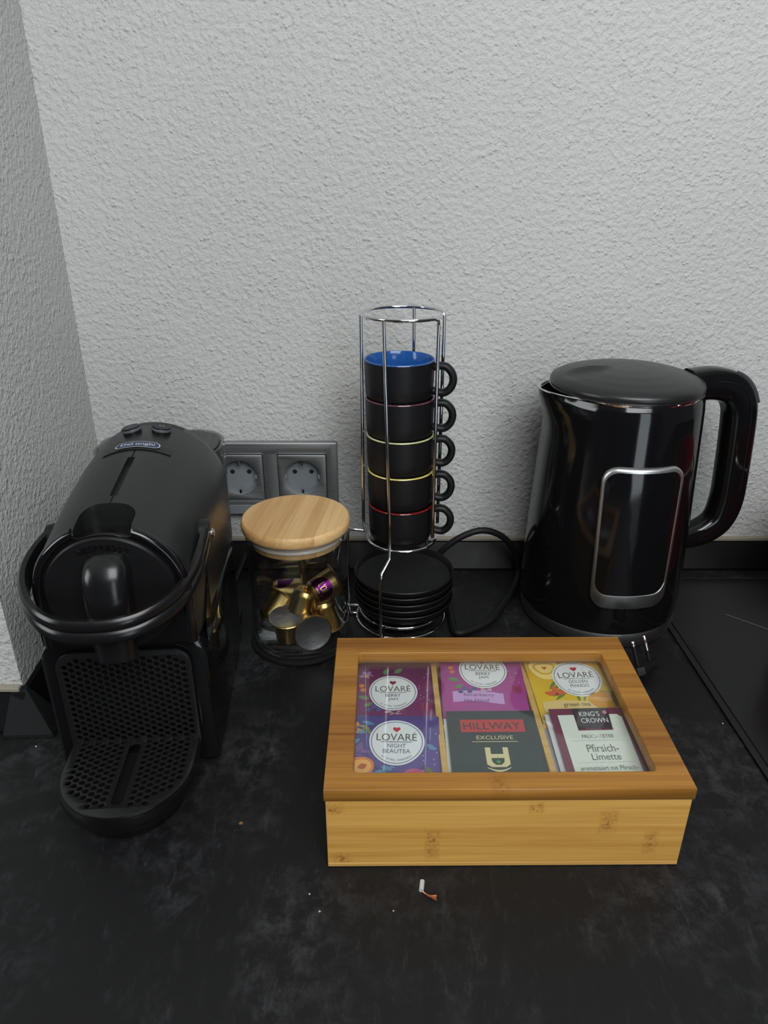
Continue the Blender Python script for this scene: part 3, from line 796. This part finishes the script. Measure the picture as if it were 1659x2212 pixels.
link('glass_panel', loft(rg), M['gloss'], kt, smooth=50)
link('cord_outlet', box2(-.012, .012, .070, .079, .002, .012, .003, 3), M['rubber'], kt)

cord = link('power_cord', tube(spline([(.030, .704, .004), (.050, .703, .026), (.066, .701, .050), (.088, .702, .066), (.111, .705, .0705), (.134, .710, .058), (.149, .714, .034), (.1525, .7120, .014), (.146, .695, .0045), (.128, .660, .0032), (.1107, .630, .0032), (.0880, .612, .0032), (.0750, .606, .0038), (.0712, .614, .0038), (.0705, .640, .0038), (.0680, .672, .0038), (.0600, .708, .0038)], 8), .0036), M['rubber'], None, smooth=60)
tag(cord, 'black power cord looped up between saucers and kettle', 'cord')

# plug lying on its back beside the tea box, two pins pointing up
pg = thing('mains_plug', 'black two-pin plug lying with pins up between tea box and hob', 'plug', (.2385, .5400, .0160))
pg.rotation_mode = 'QUATERNION'; pg.rotation_quaternion = Matrix.Rotation(math.radians(-28), 3, Vector((math.cos(.5), math.sin(.5), 0))).to_quaternion()
hx = [(.0170, .003), (.0110, .0070), (-.0110, .0070), (-.0170, .003), (-.0170, -.003), (-.0110, -.0070), (.0110, -.0070), (.0170, -.003)]
ROT = Matrix.Rotation(math.radians(42), 4, 'Z')
pb = loft([[(x * k, y * k, z) for x, y in hx] for k, z in ((.80, -.0090), (.97, -.0070), (1, -.0012), (.95, 0))]); pb.transform(ROT)
link('body', pb, M['rubber'], pg, smooth=30)
for s, m0 in ((-1, .0185), (1, .0090)):
    me = moved(lathe([(0, -.0005), (.0018, -.0005), (.0018, m0 + .0003), (0, m0 + .0004)], 14), (s * .0098, 0, 0)); me.transform(ROT)
    pn = link('pin_sleeve', me, M['rubber'], pg, smooth=40)
    me = moved(lathe([(.0019, m0), (.0020, m0 + .0004), (.0020, .0222), (.0014, .0234), (0, .0236)], 14), (s * .0098, 0, 0)); me.transform(ROT)
    link('pin', me, M['chrome'], pn, smooth=40)

# ---------------------------------------------------------------- tea box
BX, BY = .0792, .4205
tb = thing('tea_box', 'bamboo tea box with glass window lid, in front of the cup rack', 'tea box', (BX, BY, 0), math.radians(.4))
HW, HD = .1172, .0825
link('front_panel', box2(-HW, HW, -HD, -HD + .009, .0040, .0600, .0006), M['wood_front'], tb)
link('back_panel', box2(-HW, HW, HD - .009, HD, .0040, .0600, .0006), M['wood_front'], tb)
for s in (-1, 1):
    link('side_panel', box2(s * HW - (.009 if s > 0 else 0), s * HW + (.009 if s < 0 else 0), -HD + .0091, HD - .0091, .0040, .0600, .0006), M['wood_front'], tb)
link('bottom_panel', box2(-HW, HW, -HD, HD, .0005, .0039, .0005), M['wood_edge'], tb)
link('inner_floor', box2(-HW + .0092, HW - .0092, -HD + .0092, HD - .0092, .0040, .0290), M['wood_edge'], tb)
for dx in (-.0375, .0365):
    link('divider', box2(dx - .0022, dx + .0022, -HD + .0092, HD - .0092, .0291, .0510, .0004), M['wood_edge'], tb)
for x0, x1 in ((-HW + .0093, -.0398), (-.0352, .0342), (.0388, HW - .0093)):
    link('cross_divider', box2(x0, x1, -.0050, -.0008, .0291, .0500, .0004), M['wood_edge'], tb)
lidf = plate([[(-HW - .0008, -HD - .0010), (HW + .0008, -HD - .0010), (HW + .0008, HD), (-HW - .0008, HD)], rrect(.1972, .1295, .0030, 4, (-.0010, -.0038))[::-1]], .0100, .0008)
lf = link('lid_frame', lidf, M['wood_lid'], tb, (0, 0, .0603))
link('lid_glass', box2(-.1015, .1000, -.0705, .0630, .0619, .0631), M['pane'], tb)

# ---- sachets: local x right, y up the face, z out of it
COL = {}
def ink(name, r, g, b, rough=.38):
    if name not in COL: COL[name] = plain('print_' + name, rgb(r, g, b), rough, spec=.4, fine=(220, .05))
    return COL[name]
def paper(name, top, bottom, rough=.30):
    """printed sachet foil, its tint running slowly up the face"""
    t = NT('paper_' + name); sep = t.n('ShaderNodeSeparateXYZ'); t.l(t.coords(), sep.inputs[0])
    f = t.math('ADD', t.math('MULTIPLY', sep.outputs[1], 14.0), t.math('SUBTRACT', t.noise(t.coords(), 60, 3), .5))
    c = t.ramp(f, [(0, bottom), (1, top)])
    t.bump(t.noise(t.coords(), 55, 3), .30, .0030)
    return t.set(Base_Color=c, Roughness=rough, Specular_IOR_Level=.4)
def sachet_body(w, h, th=.0022, seal=True):
    bm = bmesh.new(); nx, ny = 14, 22; V = {}
    for side in (1, -1):
        for i in range(nx + 1):
            for j in range(ny + 1):
                x = -w / 2 + w * i / nx; y = h * j / ny
                e = min(1, min(i, nx - i) / 2.0) * min(1, min(j, ny - j) / 2.5)
                z = side * (.0003 + (th / 2 - .0003) * math.sin(e * PI / 2))
                if seal and (j >= ny - 2 or j <= 1) and side > 0: z += .00018 * (1 if j % 2 else -1)
                V[side, i, j] = bm.verts.new((x, y, z))
    for side in (1, -1):
        for i in range(nx):
            for j in range(ny):
                q = [V[side, i, j], V[side, i + 1, j], V[side, i + 1, j + 1], V[side, i, j + 1]]
                bm.faces.new(q if side > 0 else q[::-1])
    def rim(seq):
        for a, b in zip(seq, seq[1:]): bm.faces.new([V[(-1,) + a], V[(-1,) + b], V[(1,) + b], V[(1,) + a]])
    rim([(i, 0) for i in range(nx + 1)]); rim([(nx, j) for j in range(ny + 1)])
    rim([(i, ny) for i in range(nx, -1, -1)]); rim([(0, j) for j in range(ny, -1, -1)])
    bmesh.ops.recalc_face_normals(bm, faces=bm.faces)
    me = bpy.data.meshes.new('mesh'); bm.to_mesh(me); bm.free(); shade(me, 60); return me
PZ = .00125
def pr_(name, par, me, mat, lift=0):
    for v in me.vertices: v.co.z += PZ + lift
    return link(name, me, mat, par)
def heart(cx, cy, s):
    out = []
    for i in range(28):
        t = 2 * PI * i / 28
        out.append((cx + s * .058 * 16 * math.sin(t) ** 3 / 1.0, cy + s * .058 * (13 * math.cos(t) - 5 * math.cos(2 * t) - 2 * math.cos(3 * t) - math.cos(4 * t))))
    return out
def leaf(cx, cy, L, w, a, n=8):
    pts = [(L * (i / n - .5), w * math.sin(PI * i / n)) for i in range(n + 1)] + [(L * (i / n - .5), -w * math.sin(PI * i / n)) for i in range(n - 1, 0, -1)]
    return [(cx + x * math.cos(a) - y * math.sin(a), cy + x * math.sin(a) + y * math.cos(a)) for x, y in pts]
def blob(cx, cy, rx, ry, n=36, k=.05, ph=0):
    return [(cx + rx * (1 + k * math.sin(3 * 2 * PI * i / n + ph)) * math.cos(2 * PI * i / n), cy + ry * (1 + k * math.sin(3 * 2 * PI * i / n + ph)) * math.sin(2 * PI * i / n)) for i in range(n)]
def clip(par_w, h, lp): return [(max(-par_w / 2 + .0012, min(par_w / 2 - .0012, x)), max(.001, min(h - .001, y))) for x, y in lp]
def petals(cx, cy, r, n, a0=0): return [leaf(cx + r * .5 * math.cos(a0 + 2 * PI * k / n), cy + r * .5 * math.sin(a0 + 2 * PI * k / n), r, r * .26, a0 + 2 * PI * k / n) for k in range(n)]

def place(t, xw, yb, zb, tilt, yaw=0, roll=0):
    t.location = (xw, yb, zb); t.rotation_euler = (math.radians(tilt), math.radians(roll), math.radians(yaw))
def sachet(name, label, w, h, mat, group, th=.0022):
    t = thing(name, label, 'tea bag', group=group)
    link('envelope', sachet_body(w, h, th), mat, t); return t
def lovare(t, cx, cy, r, lines, heart_mat, dark):
    L = pr_('label_disc', t, flat([blob(cx, cy, r, r, 48, .018, .6)]), ink('label_white', 226, 228, 230), .0002)
    pr_('label_ring', L, flat([blob(cx, cy, r * .93, r * .93, 48, .018, .6), blob(cx, cy, r * .905, r * .905, 48, .018, .6)[::-1]]), dark, .0003)
    pr_('heart', L, flat([heart(cx, cy + r * .56, r * .15)]), heart_mat, .0003)
    pr_('rule', L, flat([[(cx - r * .56, cy + .01 * r), (cx + r * .56, cy + .01 * r), (cx + r * .56, cy - .015 * r), (cx - r * .56, cy - .015 * r)]]), dark, .0003)
    rows = [('LOVAR\u00c9', cx, cy + r * .25, r * 1.46, r * .40)]
    pr_('lettering', L, letters(rows), ink('brand_brown', 88, 70, 58), .0003)
    rows = [(s, cx, cy - r * (.17 + .235 * i), r * k, r * .175) for i, (s, k) in enumerate(lines)]
    pr_('lettering', L, letters(rows), dark, .0003)
    pr_('lettering', L, arc_letters('ALL NATURAL INGREDIENTS', r * .79, -PI / 2, .064, r * .044, r * .078, cx, cy, 0, 0, True), dark, .0003)
    return L

G1 = 'tea bags in the bamboo box'
mauve = paper('berry', rgb(120, 26, 92), rgb(150, 48, 128))
def berry_art(t, w, h, cx, cy, r):
    c = lambda l: clip(w, h, l)
    for lf_ in ([c(leaf(cx - r * 1.25, cy - r * .35, .0100, .0022, -.3)), c(leaf(cx - r * 1.05, cy - r * .75, .0080, .0020, .5)), c(leaf(cx - r * .3, cy + r * 1.25, .0080, .0022, 1.2)), c(leaf(cx + r * .25, cy + r * 1.3, .0090, .0024, .7))]): pr_('leaf', t, flat([lf_]), ink('leaf_green', 96, 128, 84))
    pr_('flower', t, flat(petals(cx - r * 1.15, cy + r * .95, .0068, 6)), ink('flower_lilac', 158, 108, 158))
    pr_('flower_centre', t, flat([ell(.0018, .0018, 14, (cx - r * 1.15, cy + r * .95))]), ink('ochre', 196, 132, 62), .0001)
    pr_('berry', t, flat([ell(.0021, .0021, 14, (cx - r * 1.0 + k * .0036, cy - r * 1.05 + (k % 2) * .003)) for k in range(4)]), ink('blueberry', 72, 84, 138), .0001)
    pr_('berry', t, flat([c(ell(.0023, .0021, 14, (cx - r * 1.35 + k * .001, cy + r * .35 - k * .0048))) for k in range(2)]), ink('orange_berry', 206, 116, 42), .0001)
    pr_('blossom', t, flat([c(x) for x in petals(cx + r * .1, cy - r * 1.25, .0090, 7, .3)]), ink('blossom_pale', 186, 160, 168))
    pr_('raspberry', t, flat([c(ell(.0015, .0015, 10, (cx + r * 1.25 + (k % 3) * .0022, cy - r * .75 - (k // 3) * .0022))) for k in range(9)]), ink('raspberry', 150, 34, 70), .0001)
    random.seed(7)
    pr_('sparkle', t, flat([c(ell(.0005, .0005, 8, (cx + r * 1.1 + random.random() * .012, cy + random.uniform(-.6, 1.2) * r))) for k in range(10)]), ink('sparkle', 198, 150, 196))
R_ = .0195
def ribbon(t, cx, cy, w, h, rows, mat, dark):
    n = 14; up = [(cx - w / 2 + w * i / n, cy + h / 2 + .0016 * math.sin(i / n * 4.2)) for i in range(n + 1)]; dn = [(x, y - h) for x, y in up[::-1]]
    rb = pr_('ribbon', t, flat([up + dn]), mat, .0001)
    pr_('lettering', rb, letters(rows), dark, .0003)

SW, SH = .0670, .0720
# tilt, heights: the back edge rests on the divider, the front edge on the pile
# 1 left rear: berry, and the one beneath it
t0 = sachet('tea_bag', 'dark berry tea bag underneath, left rear compartment of box', SW, SH, mauve, G1); place(t0, BX - .0735, .4180, .0400, 5)
t1 = sachet('tea_bag', 'dark purple berry tea bag on top in left rear compartment', SW, SH, paper('berry_dark', rgb(96, 14, 70), rgb(118, 24, 92)), G1); place(t1, BX - .0715, .4235, .0440, 5)
berry_art(t1, SW, SH, -.0005, .036, .0185); lovare(t1, -.0005, .0350, .0192, [('BERRY', .62), ('JAM', .40)], ink('heart_dark', 120, 24, 44), ink('plum', 74, 20, 62))
t2 = sachet('tea_bag', 'berry tea bag underneath, middle rear compartment of box', SW, SH, mauve, G1); place(t2, BX - .0010, .4220, .0400, 5, -1)
t3 = sachet('tea_bag', 'bright magenta berry tea bag with lilac ribbon, middle rear compartment', SW, SH + .004, paper('berry_bright', rgb(150, 40, 122), rgb(166, 58, 142)), G1); place(t3, BX - .0008, .4225, .0455, 6, -1.5)
berry_art(t3, SW, SH, .0005, .0545, .0190); lovare(t3, .0010, .0580, .0195, [('BERRY', .62), ('JAM', .40)], ink('heart_red', 190, 40, 46), ink('plum', 74, 20, 62))
ribbon(t3, -.0050, .0285, .0400, .0115, [('floral-berry', -.0045, .0305, .0240, .0040), ('tea blend', -.0068, .0252, .0195, .0036)], ink('ribbon_lilac', 196, 150, 206), ink('ribbon_text', 104, 72, 116))
yel = paper('mango', rgb(206, 160, 12), rgb(226, 188, 30))
for k, (dx, dz, lab) in enumerate(((-.0055, .0395, 'lowest yellow tea bag peeking out in right rear compartment'), (-.0038, .0420, 'yellow tea bag second from bottom, right rear compartment'), (-.0020, .0445, 'yellow tea bag just beneath the golden mango one'))):
    t = sachet('tea_bag', lab, SW, SH, yel, G1, .0018); place(t, BX + .0720 + dx, .4230 + .001 * k, dz, 5, 2 - k)
t4 = sachet('tea_bag', 'yellow golden mango tea bag with tropical print, right rear compartment', SW, SH + .002, yel, G1); place(t4, BX + .0740, .4240, .0472, 5.5, 3)
c = lambda l: clip(SW, SH, l)
pr_('rose', t4, flat([c(blob(-.0185, .0590, .0125, .0120, 30, .06))]), ink('rose_cream', 236, 208, 120))
pr_('rose_petal', t4, flat([blob(-.0185, .0592, .0092, .0068, 24, .1), blob(-.0185, .0592, .0072, .0055, 24, .1)[::-1]]), ink('rose_amber', 214, 160, 50), .0001)
pr_('rose_heart', t4, flat([heart(-.0185, .0595, .0022)]), ink('rose_red', 196, 92, 34), .0002)
pr_('palm_leaf', t4, flat([c(leaf(-.0160 + k * .0012, .0405 - k * .0042, .0150, .0014, .95 - k * .10)) for k in range(4)] + [c(leaf(-.0050 + k * .0055, .0255 + .0008 * k, .0130, .0012, 1.9 - k * .33)) for k in range(7)]), ink('palm_green', 88, 128, 44))
pr_('hibiscus', t4, flat([c(x) for x in petals(-.0155, .0295, .0098, 5, .4)]), ink('hibiscus', 214, 92, 46), .0001)
pr_('hibiscus_heart', t4, flat([ell(.0014, .0014, 12, (-.0155, .0295))]), ink('hibiscus_dark', 150, 34, 30), .0002)
pr_('mango', t4, flat([c(blob(.0190, .0215, .0110, .0095, 30, .05))]), ink('mango', 208, 142, 22), .0002)
pr_('mango_leaf', t4, flat([c(leaf(.0285, .0225, .0180, .0026, 1.5))]), ink('dark_leaf', 66, 84, 30), .0003)
random.seed(3)
pr_('speck', t4, flat([c(ell(.0006, .0006, 8, (random.uniform(.016, .031), random.uniform(.036, .070)))) for k in range(12)]), ink('speck', 156, 124, 20))
lovare(t4, .0050, .0460, .0197, [('GOLDEN', .78), ('MANGO', .76)], ink('heart_red', 190, 40, 46), ink('taupe', 92, 74, 62))
ribbon(t4, -.0080, .0160, .0430, .0110, [('green tea', -.0030, .0172, .0210, .0046)], ink('ribbon_sand', 222, 190, 122), ink('taupe', 92, 74, 62))
# front row
vio = paper('night', rgb(74, 56, 128), rgb(92, 70, 140))
t5 = sachet('tea_bag', 'violet tea bag underneath, left front compartment of box', SW, SH, vio, G1); place(t5, BX - .0690, .3500, .0395, 6, -1)
t6 = sachet('tea_bag', 'violet night tea bag with peach print, left front compartment', SW, SH, vio, G1); place(t6, BX - .0735, .3540, .0430, 8, -1.5)
c6 = lambda l: clip(SW, SH, l)
pr_('leaf', t6, flat([c6(leaf(-.0235, .0560, .0100, .0020, .1)), c6(leaf(-.0190, .0640, .0100, .0016, -.3)), c6(leaf(-.0275, .0470, .0080, .0019, .6)), c6(leaf(-.0040, .0235, .0110, .0024, -.5)), c6(leaf(.0010, .0220, .0110, .0022, -1.0)), c6(leaf(-.0090, .0205, .0110, .0026, .3)), c6(leaf(.0270, .0430, .0080, .0020, -.7))]), ink('blue_leaf', 84, 138, 168))
pr_('green_leaf', t6, flat([c6(leaf(-.0200, .0580, .0110, .0022, -.9)), c6(leaf(-.0110, .0605, .0070, .0018, 1.2)), c6(leaf(-.0190, .0270, .0080, .0018, .5)), c6(leaf(.0255, .0220, .0120, .0020, -.9))]), ink('olive_leaf', 104, 116, 56))
pr_('flower', t6, flat([c6(x) for x in petals(-.0265, .0360, .0110, 6, .2)]), ink('flower_mauve', 122, 88, 142))
pr_('lily', t6, flat([c6(x) for x in petals(-.0270, .0590, .0060, 5, .3)]), ink('lily_orange', 206, 138, 62), .0001)
pe = pr_('peach', t6, flat([c6(blob(-.0225, .0250, .0092, .0088, 30, .04))]), ink('peach', 222, 128, 62), .0001)
pr_('peach_flesh', pe, flat([blob(-.0220, .0253, .0068, .0062, 26, .04)]), ink('peach_flesh', 238, 172, 84), .0002)
pr_('peach_stone', pe, flat([leaf(-.0215, .0253, .0070, .0024, .4)]), ink('peach_stone', 188, 84, 34), .0003)
pl_ = pr_('plum_fruit', t6, flat([c6(blob(.0150, .0165, .0088, .0080, 30, .03))]), ink('pink_fruit', 196, 84, 128), .0002)
pr_('fruit_spot', pl_, flat([ell(.0022, .0016, 16, (.0130, .0185))]), ink('pink_pale', 226, 150, 178), .0003)
random.seed(11)
pr_('red_speck', t6, flat([c6(ell(.0006, .0005, 8, (random.uniform(-.002, .022), .058 + random.uniform(-.005, .006)))) for k in range(26)]), ink('speck_red', 158, 44, 86))
pr_('sparkle', t6, flat([c6(ell(.0005, .0005, 8, (random.uniform(.020, .031), random.uniform(.02, .066)))) for k in range(9)]), ink('sparkle_blue', 170, 176, 216))
lovare(t6, .0022, .0468, .0200, [('NIGHT', .66), ('BEAUTEA', .98)], ink('heart_bright', 196, 36, 52), ink('indigo', 58, 48, 104))
ribbon(t6, -.0120, .0140, .0330, .0100, [('black tea', -.0110, .0155, .0200, .0042)], ink('ribbon_blue', 178, 178, 222), ink('ribbon_blue_text', 108, 104, 150))
grn = paper('green', rgb(28, 46, 44), rgb(34, 54, 52), .45)
t7 = sachet('tea_bag', 'white backed dark green tea envelope underneath, middle front compartment', .0670, .0750, ink('envelope_white', 206, 206, 204), G1, .0018); place(t7, BX - .0010, .3500, .0405, 8, 0)
t8 = sachet('tea_bag', 'dark green tea envelope with red banner, middle front compartment', .0660, .0740, grn, G1); place(t8, BX + .0012, .3560, .0440, 8, .6)
bn = pr_('banner', t8, flat([[(-.0235, .0530), (.0235, .0530), (.0235, .0645), (-.0235, .0645)]]), ink('banner_red', 182, 40, 42), .0002)
pr_('lettering', bn, letters([('HILLWAY', -.0005, .0586, .0420, .0066)]), ink('banner_text', 44, 34, 36), .0003)
pr_('lettering', t8, letters([('EXCLUSIVE', .0003, .0480, .0265, .0034)]), ink('cream', 214, 200, 150), .0002)
pr_('rule', t8, flat([[(-.0165, .0446), (.0165, .0446), (.0165, .0441), (-.0165, .0441)]]), ink('cream', 214, 200, 150), .0002)
EY = .0022
em = [[(-.0082, .0370), (-.0044, .0370), (-.0044, .0295), (.0044, .0295), (.0044, .0370), (.0082, .0370), (.0082, .0180), (.0050, .0150), (-.0050, .0150), (-.0082, .0180)],
      [(-.0046, .0250), (.0046, .0250), (.0042, .0205), (.0020, .0175), (-.0020, .0175), (-.0042, .0205)][::-1]]
lg = pr_('emblem', t8, moved(flat(em), (0, EY + .0370 * .24, 0), (0, 0, 0), (1, .76, 1)), ink('cream', 214, 200, 150), .0002)
pr_('emblem_saucer', lg, moved(flat([[(-.0082 + .0164 * i / 12, .0148 - .0030 * math.sin(PI * i / 12)) for i in range(13)] + [(-.0082 + .0164 * i / 12, .0140 - .0044 * math.sin(PI * i / 12)) for i in range(12, -1, -1)]]), (0, EY + .0370 * .24, 0), (0, 0, 0), (1, .76, 1)), ink('cream', 214, 200, 150), .0003)
pr_('emblem_leaf', lg, moved(flat([rrect(.0026, .0030, .0006, 3, (0, .0206)), [(-.0002, .022), (.0002, .022), (.0002, .0270), (-.0002, .0270)]]), (0, EY + .0370 * .24, 0), (0, 0, 0), (1, .76, 1)), ink('emblem_green', 66, 142, 66), .0004)
wht = paper('white', rgb(196, 192, 194), rgb(202, 200, 200), .5)
tt = sachet('tea_bag', 'pale grey lined tea bag lowest in right front compartment', .0610, .0660, paper('greyish', rgb(150, 146, 150), rgb(164, 160, 164), .5), G1, .0018); place(tt, BX + .0715, .3550, .0405, 7, 2)
tt = sachet('tea_bag', 'white tea bag directly beneath the peach and lime one', .0620, .0720, wht, G1, .0018); place(tt, BX + .0748, .3560, .0435, 8, 2)
bur = paper('burgundy', rgb(104, 28, 60), rgb(112, 34, 66), .4)
t9 = sachet('tea_bag', 'burgundy bordered peach and lime tea bag, right front compartment', .0600, .0740, bur, G1); place(t9, BX + .0772, .3565, .0462, 8, 2)
fc = pr_('cream_face', t9, flat([[(-.0245, .0020), (.0225, .0020), (.0225, .0640), (.0195, .0668), (-.0250, .0668)]]), ink('face_cream', 214, 218, 206), .0001)
bk = pr_('brand_block', t9, flat([[(-.0130, .0535), (.0125, .0535), (.0140, .0728), (-.0130, .0728)]]), ink('block_black', 38, 20, 30), .0003)
pr_('lettering', bk, letters([("KING\u2019S", -.0012, .0672, .0150, .0044), ('CROWN', .0012, .0610, .0200, .0044)]), ink('block_white', 226, 224, 226), .0004)
pr_('block_foot', bk, flat([[(-.0130, .0520), (.0125, .0520), (.0125, .0535), (-.0130, .0535)]]), ink('foot_burgundy', 96, 22, 52), .0004)
pr_('seal', bk, flat([ell(.0016, .0016, 16, (.0108, .0685))]), ink('seal_pink', 198, 116, 128), .0004)
dk = ink('face_text', 84, 88, 84)
pr_('lettering', fc, letters([('FR\u00dcCHTETEE', -.0005, .0470, .0230, .0036), ('Pfirsich-', .0000, .0362, .0225, .0066), ('Limette', .0005, .0288, .0205, .0056), ('aromatisiert mit Pfirsich-', -.0002, .0195, .0400, .0038), ('und Limetten-Geschmack', .0000, .0145, .0380, .0038)]), dk, .0003)
pr_('dotted_rule', fc, flat([[(x, y), (x + .0005, y), (x + .0005, y + .0002), (x, y + .0002)] for y in (.0428, .0240) for x in [-.0205 + .00085 * k for k in range(48)]]), dk, .0003)

# ---------------------------------------------------------------- small bits on the worktop
wo = thing('wire_offcut', 'snipped bit of wire with copper strands in front of tea box', 'wire', (.0245, .3215, 0))
link('insulation', sweep([Vector((-.0004, -.003, .0017)), Vector((.0006, .004, .0017))], circ(.0016, 14)), M['insul'], wo, smooth=40)
for k in range(6):
    q = k - 2.5
    link('strand', tube(spline([(-.0004, -.0025, .0016), (.0018, -.0048, .0016 + .0002 * (k % 2)), (.0050, -.0068 + .0002 * q, .0014), (.0092, -.0078 + .0007 * q, .0006 + .0003 * (k % 3))], 4), .0003, n=5), M['copper'], wo)
def crumb(x, y, r, label, mat, seed):
    random.seed(seed); bm = bmesh.new(); bmesh.ops.create_icosphere(bm, subdivisions=1, radius=r)
    for v in bm.verts: v.co *= random.uniform(.7, 1.2); v.co.z *= .6
    lo = min(v.co.z for v in bm.verts)
    for v in bm.verts: v.co.z -= lo - .0001
    me = bpy.data.meshes.new('mesh'); bm.to_mesh(me); bm.free()
    tag(link('crumb', me, mat, None, (x, y, 0)), label, 'crumb', 'crumbs on the black worktop')
crumb(-.1024, .3731, .0016, 'brown crumb on worktop between coffee machine and tea box', M['brown_crumb'], 1)
crumb(-.0481, .3168, .0007, 'tiny white crumb nearest the left front corner of tea box', M['crumb'], 2)
crumb(-.0406, .3049, .0007, 'tiny white crumb in front of the box corner crumb', M['crumb'], 3)
crumb(.0060, .3052, .0006, 'tiny white crumb just in front of the wire offcut', M['crumb'], 4)
crumb(-.2830, .4500, .0007, 'tiny pale crumb by the charcoal corner cap', M['crumb'], 5)
crumb(.2870, .4770, .0008, 'tiny pale crumb beside the hob edge', M['crumb'], 6)

# red pot out of the frame whose reflection shows in the hob and kettle
pot = thing('cooking_pot', 'red enamel pot on the hob, seen only as a dark red reflection', 'pot', (.505, .60, .0036))
link('body', lathe([(0, .0005), (.080, .0005), (.090, .008), (.094, .03), (.095, .125), (.097, .128), (.095, .130), (.092, .128), (.091, .03), (.080, .010), (0, .008)], 48), M['red_enamel'], pot, smooth=40)
link('rim', lathe([(.0965, .1285), (.0980, .1300), (.0965, .1315), (.0935, .1305)], 48), M['chrome'], pot, smooth=40)
for s in (-1, 1):
    link('handle', tube(spline([(.030, s * .092, .10), (.030, s * .115, .105), (0, s * .122, .106), (-.030, s * .115, .105), (-.030, s * .092, .10)], 6), .005), M['black'], pot, smooth=60)
